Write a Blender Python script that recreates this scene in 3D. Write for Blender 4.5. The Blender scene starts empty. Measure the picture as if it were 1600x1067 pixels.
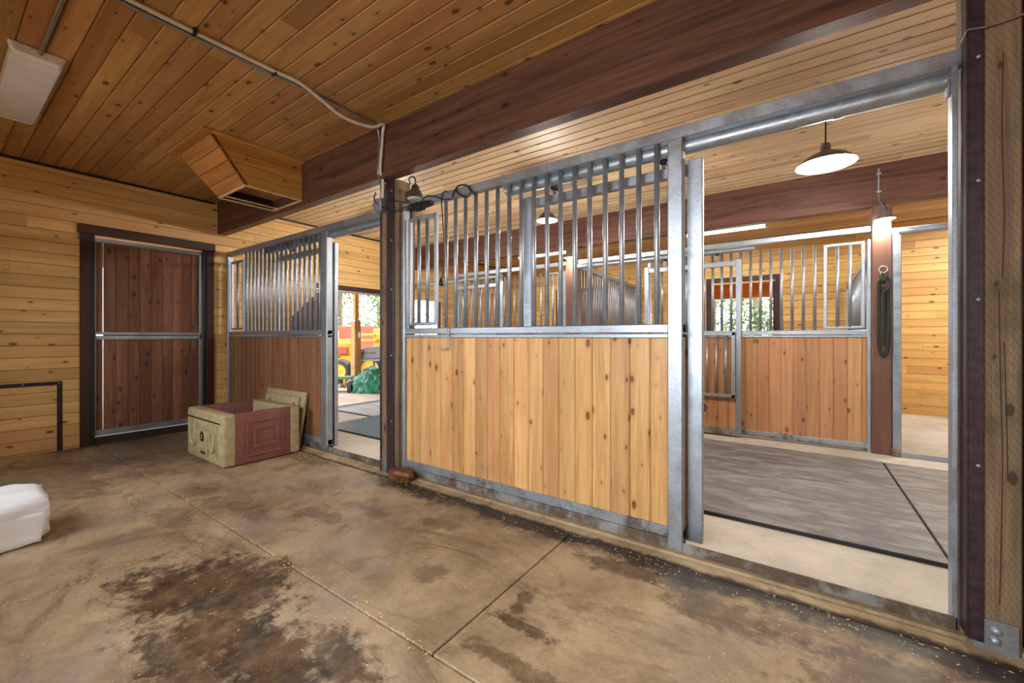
import bpy, bmesh, math, random
from mathutils import Vector, Matrix, noise

# ------------------------------------------------------------------ camera, world, lights
scn = bpy.context.scene
COL = scn.collection
FPX, CX, YH, CAMH = 640.0, 800.0, 526.0, 1.27          # focal length in px of a 1600 px frame, horizon row, eye height
TH = math.atan2(919.0, FPX)
FWD = Vector((-math.cos(TH), math.sin(TH), 0)); RGT = Vector((math.sin(TH), math.cos(TH), 0)); UP = Vector((0, 0, 1))
CAM = Vector((0, 0, CAMH))
cd = bpy.data.cameras.new('camera'); cam = bpy.data.objects.new('camera', cd); COL.objects.link(cam)
cd.sensor_width = 36.0; cd.lens = 36.0 * FPX / 1600.0; cd.shift_y = (YH - 533.5) / 1600.0
cd.clip_start = 0.02; cd.clip_end = 300
cam.matrix_world = Matrix((( RGT.x, UP.x, -FWD.x, 0), (RGT.y, UP.y, -FWD.y, 0), (RGT.z, UP.z, -FWD.z, CAMH), (0, 0, 0, 1)))
scn.camera = cam

scn.view_settings.view_transform = 'Standard'; scn.view_settings.look = 'None'
scn.view_settings.gamma = 1.0; scn.view_settings.use_curve_mapping = False
scn.view_settings.exposure = 0.0
scn.cycles.max_bounces = 10; scn.cycles.diffuse_bounces = 6; scn.cycles.sample_clamp_indirect = 6.0

world = bpy.data.worlds.new('world'); scn.world = world; world.use_nodes = True
wn = world.node_tree.nodes; wl = world.node_tree.links
for n in list(wn): wn.remove(n)
wo = wn.new('ShaderNodeOutputWorld'); wb = wn.new('ShaderNodeBackground')
wb.inputs[0].default_value = (0.86, 0.93, 1.0, 1); wb.inputs[1].default_value = 8.0
wl.new(wb.outputs[0], wo.inputs[0])

def light(name, kind, loc, energy, color=(1, 1, 1), rot=(0, 0, 0), **kw):
    d = bpy.data.lights.new(name, kind); d.energy = energy; d.color = color
    for k, v in kw.items(): setattr(d, k, v)
    o = bpy.data.objects.new(name, d); COL.objects.link(o); o.location = loc; o.rotation_euler = rot
    return o
light('sun', 'SUN', (10, 10, 20), 12.0, (1, 0.95, 0.86), (math.radians(36), 0, math.radians(145)), angle=0.01)
# daylight through the two windows of the outside wall behind the camera
light('window_daylight', 'AREA', (-0.9, -0.97, 1.75), 68, (0.93, 0.97, 1.0), (math.radians(62), 0, 0), shape='RECTANGLE', size=1.5, size_y=1.3, spread=math.radians(140))
light('window_daylight', 'AREA', (-4.3, -0.97, 1.8), 30, (0.93, 0.97, 1.0), (math.radians(62), 0, 0), shape='RECTANGLE', size=.9, size_y=1.0, spread=math.radians(140))
def portal(loc, rot, sx, sy):
    o = light('sky_portal', 'AREA', loc, 0.0, (1, 1, 1), rot, shape='RECTANGLE', size=sx, size_y=sy); o.data.cycles.is_portal = True
portal((-6.95, 4.76, 1.05), (math.radians(90), 0, math.radians(-90)), 1.72, 2.1)
portal((-6.95, 6.43, 1.06), (math.radians(90), 0, math.radians(-90)), .82, 2.12)
for wx in (-.895, 2.95): portal((wx, 9.36, 1.78), (math.radians(90), 0, math.radians(180)), 1.11, 1.16)

# ------------------------------------------------------------------ helpers
R = random.Random(7)
def ray(px, py): return FWD + RGT * ((px - CX) / FPX) + UP * ((YH - py) / FPX)
def aty(px, py, y): d = ray(px, py); return CAM + d * (y / d.y)
def atx(px, py, x): d = ray(px, py); return CAM + d * (x / d.x)
def atz(px, py, z): d = ray(px, py); return CAM + d * ((z - CAMH) / d.z)
def att(px, py, t): return CAM + ray(px, py) * t

def tag(o, label=None, cat=None, group=None, kind=None):
    for k, v in (('label', label), ('category', cat), ('group', group), ('kind', kind)):
        if v: o[k] = v
    return o
def empty(name, loc=(0, 0, 0), label=None, cat=None, group=None):
    o = bpy.data.objects.new(name, None); COL.objects.link(o); o.location = loc
    o.empty_display_size = 0.1
    return tag(o, label, cat, group)
def link(name, me, mat=None, parent=None):
    o = bpy.data.objects.new(name, me); COL.objects.link(o)
    if mat is not None and not me.materials: me.materials.append(mat)
    if parent is not None:
        o.parent = parent
        bpy_loc = world_loc(parent); o.matrix_parent_inverse = Matrix.Translation(-bpy_loc)
    return o
WL = {}
def world_loc(o):
    v = Vector(o.location)
    return v if o.parent is None else v + (Vector((0, 0, 0)))
class MB:
    """collects shapes in world coordinates; build() links them as one mesh object"""
    def __init__(s): s.v = []; s.f = []; s.sm = []
    def add(s, vs, fs, smooth=False):
        n = len(s.v); s.v += [tuple(v) for v in vs]
        s.f += [tuple(i + n for i in f) for f in fs]; s.sm += [smooth] * len(fs)
        return s
    def box(s, x0, x1, y0, y1, z0, z1):
        if x0 > x1: x0, x1 = x1, x0
        if y0 > y1: y0, y1 = y1, y0
        if z0 > z1: z0, z1 = z1, z0
        return s.add([(x0, y0, z0), (x1, y0, z0), (x1, y1, z0), (x0, y1, z0), (x0, y0, z1), (x1, y0, z1), (x1, y1, z1), (x0, y1, z1)],
                     [(3, 2, 1, 0), (4, 5, 6, 7), (0, 1, 5, 4), (1, 2, 6, 5), (2, 3, 7, 6), (3, 0, 4, 7)])
    def hexa(s, p):  # eight corners, bottom ring then top ring
        return s.add(p, [(3, 2, 1, 0), (4, 5, 6, 7), (0, 1, 5, 4), (1, 2, 6, 5), (2, 3, 7, 6), (3, 0, 4, 7)])
    def slab(s, quad, th):  # quad of four points given thickness along -normal
        q = [Vector(p) for p in quad]; n = (q[1] - q[0]).cross(q[3] - q[0]).normalized() * th
        return s.hexa([p - n for p in q] + q)
    def tube(s, pts, r, n=10, caps=True, closed=False):
        P = [Vector(p) for p in pts]; m = len(P)
        rr = r if isinstance(r, (list, tuple)) else [r] * m
        T = []
        for i in range(m):
            a = P[(i - 1) % m] if (closed or i > 0) else P[i]; b = P[(i + 1) % m] if (closed or i < m - 1) else P[i]
            T.append((b - a).normalized())
        up = Vector((0, 0, 1)) if abs(T[0].z) < .9 else Vector((0, 1, 0))
        N = (up - T[0] * up.dot(T[0])).normalized(); vs = []
        for i in range(m):
            N = (N - T[i] * N.dot(T[i])).normalized(); B = T[i].cross(N)
            for k in range(n):
                a = 2 * math.pi * k / n; vs.append(P[i] + (N * math.cos(a) + B * math.sin(a)) * rr[i])
        fs = []
        for i in range(m if closed else m - 1):
            j = (i + 1) % m
            for k in range(n):
                fs.append((i * n + k, i * n + (k + 1) % n, j * n + (k + 1) % n, j * n + k))
        s.add(vs, fs, True)
        if caps and not closed:
            s.add(vs[:n], [tuple(reversed(range(n)))]); s.add(vs[-n:], [tuple(range(n))])
        return s
    def lathe(s, prof, c, axis='Z', n=24, smooth=True):
        c = Vector(c); vs = []
        for (r, h) in prof:
            for k in range(n):
                a = 2 * math.pi * k / n; u, w = r * math.cos(a), r * math.sin(a)
                vs.append(c + (Vector((u, w, h)) if axis == 'Z' else Vector((h, u, w)) if axis == 'X' else Vector((w, h, u))))
        fs = []
        for i in range(len(prof) - 1):
            for k in range(n):
                fs.append((i * n + k, i * n + (k + 1) % n, (i + 1) * n + (k + 1) % n, (i + 1) * n + k))
        return s.add(vs, fs, smooth)
    def build(s, name, mat, parent=None, bevel=0, seg=1):
        me = bpy.data.meshes.new(name); me.from_pydata(s.v, [], s.f)
        if any(s.sm): me.polygons.foreach_set('use_smooth', s.sm)
        if bevel:
            bm = bmesh.new(); bm.from_mesh(me)
            bmesh.ops.bevel(bm, geom=list(bm.edges), offset=bevel, segments=seg, affect='EDGES', clamp_overlap=True, profile=.5)
            bm.to_mesh(me); bm.free()
            if seg > 1: me.polygons.foreach_set('use_smooth', [True] * len(me.polygons))
        me.update()
        return link(name, me, mat, parent)
def spline(pts, k=6):
    P = [Vector(p) for p in pts]; out = []
    for i in range(len(P) - 1):
        p0, p1, p2, p3 = P[max(i - 1, 0)], P[i], P[i + 1], P[min(i + 2, len(P) - 1)]
        for j in range(k):
            t = j / k
            out.append(.5 * ((2 * p1) + (p2 - p0) * t + (2 * p0 - 5 * p1 + 4 * p2 - p3) * t * t + (3 * p1 - p0 - 3 * p2 + p3) * t ** 3))
    return out + [P[-1]]

# ------------------------------------------------------------------ materials
def srgb(r, g, b):
    f = lambda c: (c / 255 / 12.92) if c / 255 <= .04045 else ((c / 255 + .055) / 1.055) ** 2.4
    return (f(r), f(g), f(b), 1)
def newmat(name):
    m = bpy.data.materials.new(name); m.use_nodes = True
    nt = m.node_tree; b = nt.nodes['Principled BSDF']
    return m, nt, b
class NT:
    def __init__(s, nt): s.nt = nt
    def n(s, t, **kw):
        x = s.nt.nodes.new(t)
        for k, v in kw.items(): setattr(x, k, v)
        return x
    def l(s, a, b): s.nt.links.new(a, b)
    def val(s, sock, v):
        if hasattr(v, 'is_output'): s.l(v, sock)
        else: sock.default_value = v
    def math(s, op, a, b=0.0, c=0.0, clamp=False):
        x = s.n('ShaderNodeMath', operation=op); x.use_clamp = clamp
        for i, v in enumerate((a, b, c)): s.val(x.inputs[i], v)
        return x.outputs[0]
    def mix(s, f, a, b, mode='MIX'):
        x = s.n('ShaderNodeMix', data_type='RGBA', blend_type=mode)
        s.val(x.inputs['Factor'], f); s.val(x.inputs['A'], a); s.val(x.inputs['B'], b)
        return x.outputs['Result']
    def noise(s, vec, scale, detail=3, rough=.55, dist=0.0):
        x = s.n('ShaderNodeTexNoise'); x.inputs['Scale'].default_value = scale; x.inputs['Detail'].default_value = detail
        x.inputs['Roughness'].default_value = rough; x.inputs['Distortion'].default_value = dist
        if vec is not None: s.l(vec, x.inputs['Vector'])
        return x.outputs['Fac']
    def ramp(s, f, a, b, lo=0.0, hi=1.0):
        x = s.n('ShaderNodeMapRange'); x.interpolation_type = 'SMOOTHSTEP'; s.val(x.inputs['Value'], f)
        x.inputs['From Min'].default_value = a; x.inputs['From Max'].default_value = b
        x.inputs['To Min'].default_value = lo; x.inputs['To Max'].default_value = hi
        return x.outputs['Result']
    def pos(s):
        g = s.n('ShaderNodeNewGeometry'); sp = s.n('ShaderNodeSeparateXYZ'); s.l(g.outputs['Position'], sp.inputs[0])
        return g.outputs['Position'], sp.outputs
    def comb(s, x, y, z):
        c = s.n('ShaderNodeCombineXYZ')
        for i, v in enumerate((x, y, z)): s.val(c.inputs[i], v)
        return c.outputs[0]
    def bump(s, h, st, d, b):
        x = s.n('ShaderNodeBump'); x.inputs['Strength'].default_value = st; x.inputs['Distance'].default_value = d
        s.l(h, x.inputs['Height']); s.l(x.outputs[0], b.inputs['Normal'])

def wood(name, axis, light_c, dark_c, knot_c=(70, 38, 18), knots=.55, rough=.5, vary=.22, alt=None, spec=.35, dirt=0.0, sat=1.0):
    m, nt, b = newmat(name); t = NT(nt); p, o = t.pos()
    rnd = t.n('ShaderNodeObjectInfo').outputs['Random']
    i = 'XYZ'.index(axis); al = o[i]; a1, a2 = [o[k] for k in range(3) if k != i]
    sh = t.math('MULTIPLY', rnd, 37.0); als = t.math('ADD', al, sh)
    ac = t.math('ADD', a1, a2)
    v1 = t.comb(t.math('MULTIPLY', als, .9), t.math('MULTIPLY', a1, 16), t.math('MULTIPLY', a2, 16))
    g1 = t.noise(v1, 1.0, 4, .6, .6)
    v2 = t.comb(t.math('MULTIPLY', als, 4), t.math('MULTIPLY', a1, 130), t.math('MULTIPLY', a2, 130))
    g2 = t.noise(v2, 1.0, 2, .5)
    f = t.math('ADD', t.math('MULTIPLY', g1, .8), t.math('MULTIPLY', g2, .35))
    c = t.mix(t.ramp(f, .32, .82), srgb(*dark_c), srgb(*light_c))
    if alt: c = t.mix(t.ramp(t.math('FRACT', t.math('MULTIPLY', rnd, 7.31)), .62, .9), c, srgb(*alt), 'MIX') if False else t.mix(t.math('MULTIPLY', t.ramp(t.math('FRACT', t.math('MULTIPLY', rnd, 7.31)), .55, .95), .55), c, srgb(*alt))
    # knots
    vk = t.comb(t.math('MULTIPLY', als, 4.2), t.math('ADD', t.math('MULTIPLY', ac, 8.3), t.math('MULTIPLY', rnd, 19)), 0.0)
    vo = t.n('ShaderNodeTexVoronoi', voronoi_dimensions='2D', feature='F1'); vo.inputs['Scale'].default_value = 1.0
    t.l(vk, vo.inputs['Vector'])
    sc = t.n('ShaderNodeSeparateColor'); t.l(vo.outputs['Color'], sc.inputs[0])
    rad = t.math('MULTIPLY', t.math('ADD', .02, t.math('MULTIPLY', t.math('POWER', sc.outputs[1], 2.0), .12)), t.math('GREATER_THAN', sc.outputs[0], 1 - knots))
    kd = t.math('SUBTRACT', vo.outputs['Distance'], rad)
    km = t.ramp(kd, -.03, .025, 1, 0); km = t.math('MULTIPLY', km, t.math('GREATER_THAN', rad, .01))
    halo = t.math('MULTIPLY', t.ramp(kd, -.02, .2, .45, 0), t.math('GREATER_THAN', rad, .01))
    c = t.mix(halo, c, srgb(*dark_c)); c = t.mix(t.math('MULTIPLY', km, .85), c, srgb(*knot_c))
    hs = t.n('ShaderNodeHueSaturation'); t.l(c, hs.inputs['Color']); hs.inputs['Saturation'].default_value = sat
    t.l(t.math('ADD', 1 - vary / 2, t.math('MULTIPLY', rnd, vary)), hs.inputs['Value'])
    t.l(t.math('ADD', .495, t.math('MULTIPLY', t.math('FRACT', t.math('MULTIPLY', rnd, 13.7)), .012)), hs.inputs['Hue'])
    c = hs.outputs['Color']
    if dirt:
        dn = t.noise(p, 3.0, 5, .65)
        c = t.mix(t.math('MULTIPLY', t.ramp(dn, .5, .72), dirt), c, srgb(52, 40, 30))
    t.l(c, b.inputs['Base Color']); b.inputs['Roughness'].default_value = rough; b.inputs['Specular IOR Level'].default_value = spec
    t.bump(f, .25, .004, b)
    return m
def galv(name, base=(166, 174, 184), rough=.4, metal=.75, rust=0.0):
    m, nt, b = newmat(name); t = NT(nt); p, o = t.pos()
    vo = t.n('ShaderNodeTexVoronoi', feature='F1'); vo.inputs['Scale'].default_value = 90; t.l(p, vo.inputs['Vector'])
    sc = t.n('ShaderNodeSeparateColor'); t.l(vo.outputs['Color'], sc.inputs[0])
    n1 = t.noise(p, 9, 5, .65); n2 = t.noise(p, 60, 3)
    f = t.math('ADD', t.math('MULTIPLY', sc.outputs[0], .3), t.math('MULTIPLY', n1, .9))
    b0 = srgb(*base); dk = tuple(x * .78 for x in b0[:3]) + (1,)
    c = t.mix(t.ramp(f, .3, .85), dk, b0)
    c = t.mix(t.math('MULTIPLY', t.ramp(n2, .66, .74), .35), c, srgb(70, 66, 64))
    if rust: c = t.mix(t.math('MULTIPLY', t.ramp(t.noise(p, 5, 6, .7), .5 - .12 * (rust > .8), .62 - .04 * (rust > .8)), rust), c, srgb(88, 66, 44))
    t.l(c, b.inputs['Base Color']); b.inputs['Metallic'].default_value = metal
    t.l(t.ramp(n1, .3, .7, rough - .08, rough + .14), b.inputs['Roughness'])
    return m
def plain(name, rgb, rough=.6, metal=0.0, noise_amt=.12, scale=20, spec=.5, emit=None, es=1.0, bump=0.0):
    m, nt, b = newmat(name); t = NT(nt); p, o = t.pos()
    c0 = srgb(*rgb); n = t.noise(p, scale, 5, .6)
    hi = tuple(min(1, x * (1 + noise_amt * 1.5)) for x in c0[:3]) + (1,); lo = tuple(x * (1 - noise_amt * 2) for x in c0[:3]) + (1,)
    c = t.mix(t.ramp(n, .3, .7), lo, hi)
    t.l(c, b.inputs['Base Color']); b.inputs['Roughness'].default_value = rough; b.inputs['Metallic'].default_value = metal
    b.inputs['Specular IOR Level'].default_value = spec
    if emit: b.inputs['Emission Color'].default_value = srgb(*emit); b.inputs['Emission Strength'].default_value = es
    if bump: t.bump(n, bump, .01, b)
    return m

M = {}
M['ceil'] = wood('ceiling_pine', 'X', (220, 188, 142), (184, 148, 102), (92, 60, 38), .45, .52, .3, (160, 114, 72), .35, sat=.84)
M['ceilF'] = wood('darker_ceiling_pine', 'X', (192, 146, 90), (150, 106, 60), (70, 42, 24), .5, .46, .34, (140, 92, 52), .4)  # darker, browner pine for the front room ceiling boards
M['wallY'] = wood('wall_pine', 'Y', (216, 176, 108), (188, 142, 78), (92, 54, 28), .5, .45, .22, (176, 126, 74), sat=.95)
M['wallX'] = wood('wall_pine_rear', 'X', (216, 176, 108), (188, 142, 78), (92, 54, 28), .5, .45, .22, (176, 126, 74))
M['boardO'] = wood('orange_pine_board', 'Z', (212, 168, 114), (170, 120, 72), (92, 52, 28), .6, .42, .42, (180, 126, 78), .35, .12)
M['boardR'] = wood('rear_orange_board', 'Z', (194, 140, 90), (160, 106, 64), (96, 60, 36), .55, .5, .2, (176, 118, 72), sat=.92)
M['boardB'] = wood('brown_board', 'Z', (148, 104, 72), (108, 72, 48), (62, 38, 26), .55, .5, .26, (126, 82, 56))
M['doorB'] = wood('door_brown_board', 'Z', (140, 94, 70), (94, 60, 44), (40, 24, 18), .7, .55, .4, (104, 66, 48))
M['beam'] = wood('dark_stained_beam', 'X', (110, 68, 50), (56, 34, 27), (30, 18, 14), .25, .42, .1, sat=.9)
M['trimD'] = wood('dark_trim', 'Z', (66, 34, 26), (40, 20, 16), (24, 14, 10), .1, .5, .1)
M['trimDY'] = wood('dark_trim_horizontal', 'Y', (66, 34, 26), (40, 20, 16), (24, 14, 10), .1, .5, .1)
M['postT'] = wood('treated_timber', 'Z', (134, 108, 74), (98, 76, 49), (62, 40, 22), .5, .75, .08, None, .2, .45, sat=.8)
pt_ = NT(M['postT'].node_tree); pb_ = M['postT'].node_tree.nodes['Principled BSDF']; pp_, po_ = pt_.pos(); pcs = pb_.inputs['Base Color'].links[0].from_socket
row_ = pt_.math('FLOOR', pt_.math('MULTIPLY', pt_.math('ADD', po_[0], po_[1]), 130.0))
fx_ = pt_.math('ABSOLUTE', pt_.math('SUBTRACT', pt_.math('FRACT', pt_.math('MULTIPLY', pt_.math('ADD', po_[0], po_[1]), 130.0)), .5))
fz_ = pt_.math('FRACT', pt_.math('ADD', pt_.math('MULTIPLY', po_[2], 26.0), pt_.math('MULTIPLY', row_, .37)))
dash_ = pt_.math('MULTIPLY', pt_.ramp(fx_, .08, .2, 1, 0), pt_.math('LESS_THAN', fz_, .3))
pt_.l(pt_.mix(pt_.math('MULTIPLY', dash_, .55), pcs, srgb(58, 42, 26)), pb_.inputs['Base Color'])
M['postR'] = wood('red_brown_post', 'Z', (114, 76, 56), (80, 53, 41), (46, 28, 21), .4, .45, .08, sat=.9)
M['duct'] = wood('duct_pine', 'Y', (206, 156, 84), (168, 116, 54), (84, 46, 22), .45, .45, .2)
M['ductX'] = wood('duct_pine_front', 'X', (196, 136, 76), (156, 98, 50), (84, 46, 22), .4, .45, .2)
M['yel'] = wood('porch_timber', 'Z', (226, 172, 84), (190, 128, 52), (120, 70, 30), .3, .6, .1)
M['yelX'] = wood('porch_beam', 'X', (206, 120, 50), (170, 88, 30), (120, 70, 30), .3, .6, .1)
M['rough'] = wood('post_wrap_timber', 'Z', (186, 144, 96), (150, 108, 66), (90, 58, 34), .3, .8, .1)
M['galv'] = galv('galvanised_steel')
M['galvR'] = galv('galvanised_steel_rusty', rust=.75, rough=.5)
M['galvD'] = galv('galvanised_steel_grimy', (150, 150, 146), .55, .4, .85)
M['purple'] = plain('purple_brown_steel', (58, 44, 52), .38, .2, .2, 30)
M['black'] = plain('black_steel', (30, 30, 34), .5, .2, .2, 30)
M['blackrub'] = plain('black_rubber_cord', (24, 23, 23), .5, 0, .1)
M['dark'] = plain('dark_backing', (46, 32, 22), .8)
M['white'] = plain('white_enamel', (226, 226, 226), .4, 0, .03)
M['lens'] = plain('acrylic_lens', (214, 214, 220), .3, 0, .05, 8)
M['pvc'] = plain('white_conduit', (206, 198, 184), .45, 0, .05)
M['emt'] = plain('steel_conduit', (150, 148, 146), .35, .7, .08)
M['beige'] = plain('beige_plastic', (166, 152, 114), .55, 0, .1, 14, bump=.08)
M['maroon'] = plain('maroon_plastic', (122, 74, 66), .5, 0, .06, 30, bump=.08)
M['logo'] = plain('black_emblem', (14, 16, 22), .3)
M['logow'] = plain('white_emblem_print', (210, 215, 220), .5)
M['mat'] = None

def concrete(name, light_c, dark_c, stains=False):
    m, nt, b = newmat(name); t = NT(nt); p, o = t.pos()
    n1 = t.noise(p, 1.6, 6, .6, .5); n2 = t.noise(p, 45, 4, .7); n3 = t.noise(p, 7, 6, .7)
    f = t.math('ADD', t.math('MULTIPLY', n1, .6), t.math('ADD', t.math('MULTIPLY', n2, .18), t.math('MULTIPLY', n3, .3)))
    c = t.mix(t.ramp(f, .36, .7), srgb(*dark_c), srgb(*light_c))
    sp = t.noise(p, 160, 3, .7); c = t.mix(t.math('MULTIPLY', t.ramp(sp, .5, .72), .35 if stains else .15), c, srgb(*[int(v * .55) for v in dark_c]))
    rough = .75
    if stains:
        xy = t.comb(o[0], o[1], 0.0)
        # grimy tracks
        dn = t.noise(t.comb(t.math('MULTIPLY', o[0], .6), t.math('MULTIPLY', o[1], 1.3), 0.0), 2.6, 8, .72, .8)
        c = t.mix(t.math('MULTIPLY', t.ramp(dn, .5, .66), .6), c, srgb(84, 64, 44))
        gn = t.noise(xy, 1.1, 6, .6, .6)
        c = t.mix(t.math('MULTIPLY', t.ramp(gn, .52, .66), .45), c, srgb(140, 132, 124))
        # wet dark stains with ragged outlines
        wob = t.math('SUBTRACT', t.noise(xy, 3.2, 8, .68), .5); wob2 = t.math('SUBTRACT', t.noise(xy, 14, 5, .7), .5)
        mask = None
        for (cx, cy, rx, ry, k) in [(-6.1, 1.5, 1.1, .7, .6), (-5.6, .6, .9, .5, .45), (-4.3, 2.28, .5, .1, .8), (-2.35, .88, .38, .24, 1), (-2.62, .7, .30, .16, 1), (-2.0, .72, .33, .16, 1), (-1.75, .78, .45, .14, 1), (-1.45, .95, .22, .12, .9), (-1.9, .55, .5, .12, .9),
                                    (-2.75, 1.62, .26, .10, .6), (-2.6, 1.85, .22, .07, .5), (-1.0, 1.5, .16, .035, .9), (-.9, 1.3, .2, .04, .8), (-1.08, 1.62, .04, .1, .8), (-3.3, 1.35, .2, .1, .4), (-1.6, 1.55, .09, .08, .5), (-2.0, 2.0, .2, .07, .5), (-3.6, 1.0, .3, .1, .4), (-.25, 2.1, .35, .12, .7), (.3, 2.0, .3, .2, .8), (-.75, 2.2, .3, .1, .8)]:
            dx = t.math('DIVIDE', t.math('SUBTRACT', o[0], cx), rx); dy = t.math('DIVIDE', t.math('SUBTRACT', o[1], cy), ry)
            d = t.math('SQRT', t.math('ADD', t.math('MULTIPLY', dx, dx), t.math('MULTIPLY', dy, dy)))
            d = t.math('ADD', d, t.math('ADD', t.math('MULTIPLY', wob, 3.0), t.math('MULTIPLY', wob2, 2.6)))
            mk = t.ramp(d, .6, 1.25, k, 0)
            mask = mk if mask is None else t.math('MAXIMUM', mask, mk)
        # black grime line along the kerb
        e = t.math('ADD', t.math('SUBTRACT', 2.37, o[1]), t.math('ADD', t.math('MULTIPLY', wob, .5), t.math('MULTIPLY', wob2, .12)))
        kerb = t.ramp(e, .06, .2, .98, 0)
        kerb = t.math('MULTIPLY', kerb, t.ramp(o[0], -3.3, -2.8))
        mask = t.math('MAXIMUM', mask, kerb)
        brown = t.mix(t.ramp(t.noise(xy, 5, 5, .7), .4, .62), srgb(46, 37, 32), srgb(88, 62, 38)); brown = t.mix(kerb, brown, srgb(40, 34, 30))
        c = t.mix(t.math('MULTIPLY', mask, t.math('MAXIMUM', kerb, t.ramp(t.noise(xy, 9, 6, .75), .3, .6, .6, .95))), c, brown)
        # straw-coloured dust flecks
        fl = t.noise(xy, 90, 2, .5); c = t.mix(t.math('MULTIPLY', t.ramp(fl, .66, .74), .5), c, srgb(196, 168, 118))
        r = t.math('SUBTRACT', t.ramp(n1, .35, .7, .5, .75), t.math('MULTIPLY', mask, .12)); t.l(r, b.inputs['Roughness'])
    else:
        b.inputs['Roughness'].default_value = rough
    t.l(c, b.inputs['Base Color']); b.inputs['Specular IOR Level'].default_value = .4
    t.bump(t.math('ADD', n2, n3), .25, .004, b)
    return m
M['conc'] = concrete('stained_concrete', (178, 155, 122), (116, 95, 71), True)
M['concA'] = concrete('aisle_concrete', (194, 186, 174), (162, 153, 140))
M['kerb'] = concrete('kerb_concrete', (176, 156, 124), (112, 88, 62))
kt = NT(M['kerb'].node_tree); kb = M['kerb'].node_tree.nodes['Principled BSDF']; kp, ko = kt.pos()
kc = kb.inputs['Base Color'].links[0].from_socket
kn = kt.math('ADD', ko[1], kt.math('MULTIPLY', kt.math('SUBTRACT', kt.noise(kp, 7, 6, .7), .5), .09))
kt.l(kt.mix(kt.ramp(kn, 2.375, 2.415, .95, 0), kc, srgb(34, 26, 20)), kb.inputs['Base Color'])
M['gravel'] = concrete('gravel', (198, 182, 160), (150, 132, 112))

def rubber(name, ribs=False, c1=(88, 86, 88), c2=(134, 130, 128)):
    m, nt, b = newmat(name); t = NT(nt); p, o = t.pos()
    v = t.comb(t.math('MULTIPLY', o[0], 3.0), t.math('MULTIPLY', o[1], 9.0), 0.0)
    n = t.noise(v, 1.0, 6, .7, .5); n2 = t.noise(p, 120, 2)
    c = t.mix(t.ramp(n, .38, .68), srgb(*c1), srgb(*c2))
    c = t.mix(t.math('MULTIPLY', t.ramp(n2, .45, .7), .2), c, srgb(140, 134, 128))
    t.l(c, b.inputs['Base Color']); b.inputs['Roughness'].default_value = .55
    vo = t.n('ShaderNodeTexVoronoi'); vo.inputs['Scale'].default_value = 70; vo.inputs['Randomness'].default_value = 0.0; t.l(p, vo.inputs['Vector'])
    t.bump(vo.outputs['Distance'], .25, .004, b)
    return m
M['mat'] = rubber('stable_mat_rubber')
M['matG'] = rubber('pale_mat_rubber', False, (128, 132, 136), (158, 162, 166))
M['matB'] = rubber('ribbed_mat_rubber', False, (30, 40, 52), (52, 66, 80))

# ------------------------------------------------------------------ plank system
CEIL, XW, XE, YB, YS, YA, YW = 3.16, -6.75, 4.4, -0.85, 2.5, 5.93, 9.2
def plank_mesh(name, w, th, ch=.006, gap=.0015):
    """unit-length board along local X, face at +Z, bevelled long edges"""
    h = w / 2 - gap; prof = [(-h, -th), (h, -th), (h, -ch), (h - ch, 0), (-h + ch, 0), (-h, -ch)]
    vs = [(x, y, z) for x in (-.5, .5) for (y, z) in prof]; n = len(prof)
    fs = [tuple(range(n))[::-1], tuple(range(n, 2 * n))] + [(i, (i + 1) % n, n + (i + 1) % n, n + i) for i in range(n)]
    me = bpy.data.meshes.new(name); me.from_pydata(vs, [], fs); me.update(); return me
def place(name, me, X, Y, Z, loc, L, wsc, parent):
    """link a copy of a board: columns X, Y, Z are its world axes"""
    o = bpy.data.objects.new(name, me); COL.objects.link(o)
    mt = Matrix((X, Y, Z)).transposed().to_4x4(); mt.translation = loc
    o.matrix_world = mt @ Matrix.Diagonal((L, wsc, 1, 1)); o.parent = parent
    o.matrix_parent_inverse = Matrix.Translation(-Vector(parent.location))
    o.matrix_basis = mt @ Matrix.Diagonal((L, wsc, 1, 1))
    return o
VX, VY, VZ = Vector((1, 0, 0)), Vector((0, 1, 0)), Vector((0, 0, 1))
def cuts(a, b, r, mn=1.6, mx=3.9):
    out = [a]; x = a + r.uniform(.6, mx)
    while x < b - .5: out.append(x); x += r.uniform(mn, mx)
    return out + [b]

# ceilings: three fields of boards between the beams
PW = .1245
def ceiling(y0, y1, x0, x1, seed, mt='ceil'):
    r = random.Random(seed)
    c = MB().box(x0 - .1, x1, y0 - .05, y1 + .05, CEIL + .022, CEIL + .12).build('ceiling', M['dark']); tag(c, kind='structure')
    me = plank_mesh('ceiling_plank', PW, .022, .007); me.materials.append(M[mt])
    k = int((y1 - y0) / PW)
    for i in range(k + 1):
        ya = y0 + i * PW; yb = min(ya + PW, y1)
        if yb - ya < .02: continue
        cs = cuts(x0, x1, r)
        for a, b in zip(cs, cs[1:]):
            place('plank', me, VX, -VY, -VZ, Vector(((a + b) / 2, (ya + yb) / 2, CEIL)), b - a - .001, (yb - ya) / PW, c)
    return c
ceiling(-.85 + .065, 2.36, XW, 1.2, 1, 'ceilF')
ceiling(2.45, 5.98, XW, XE, 2)
ceiling(6.08, YW, XW, XE, 3)

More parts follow.
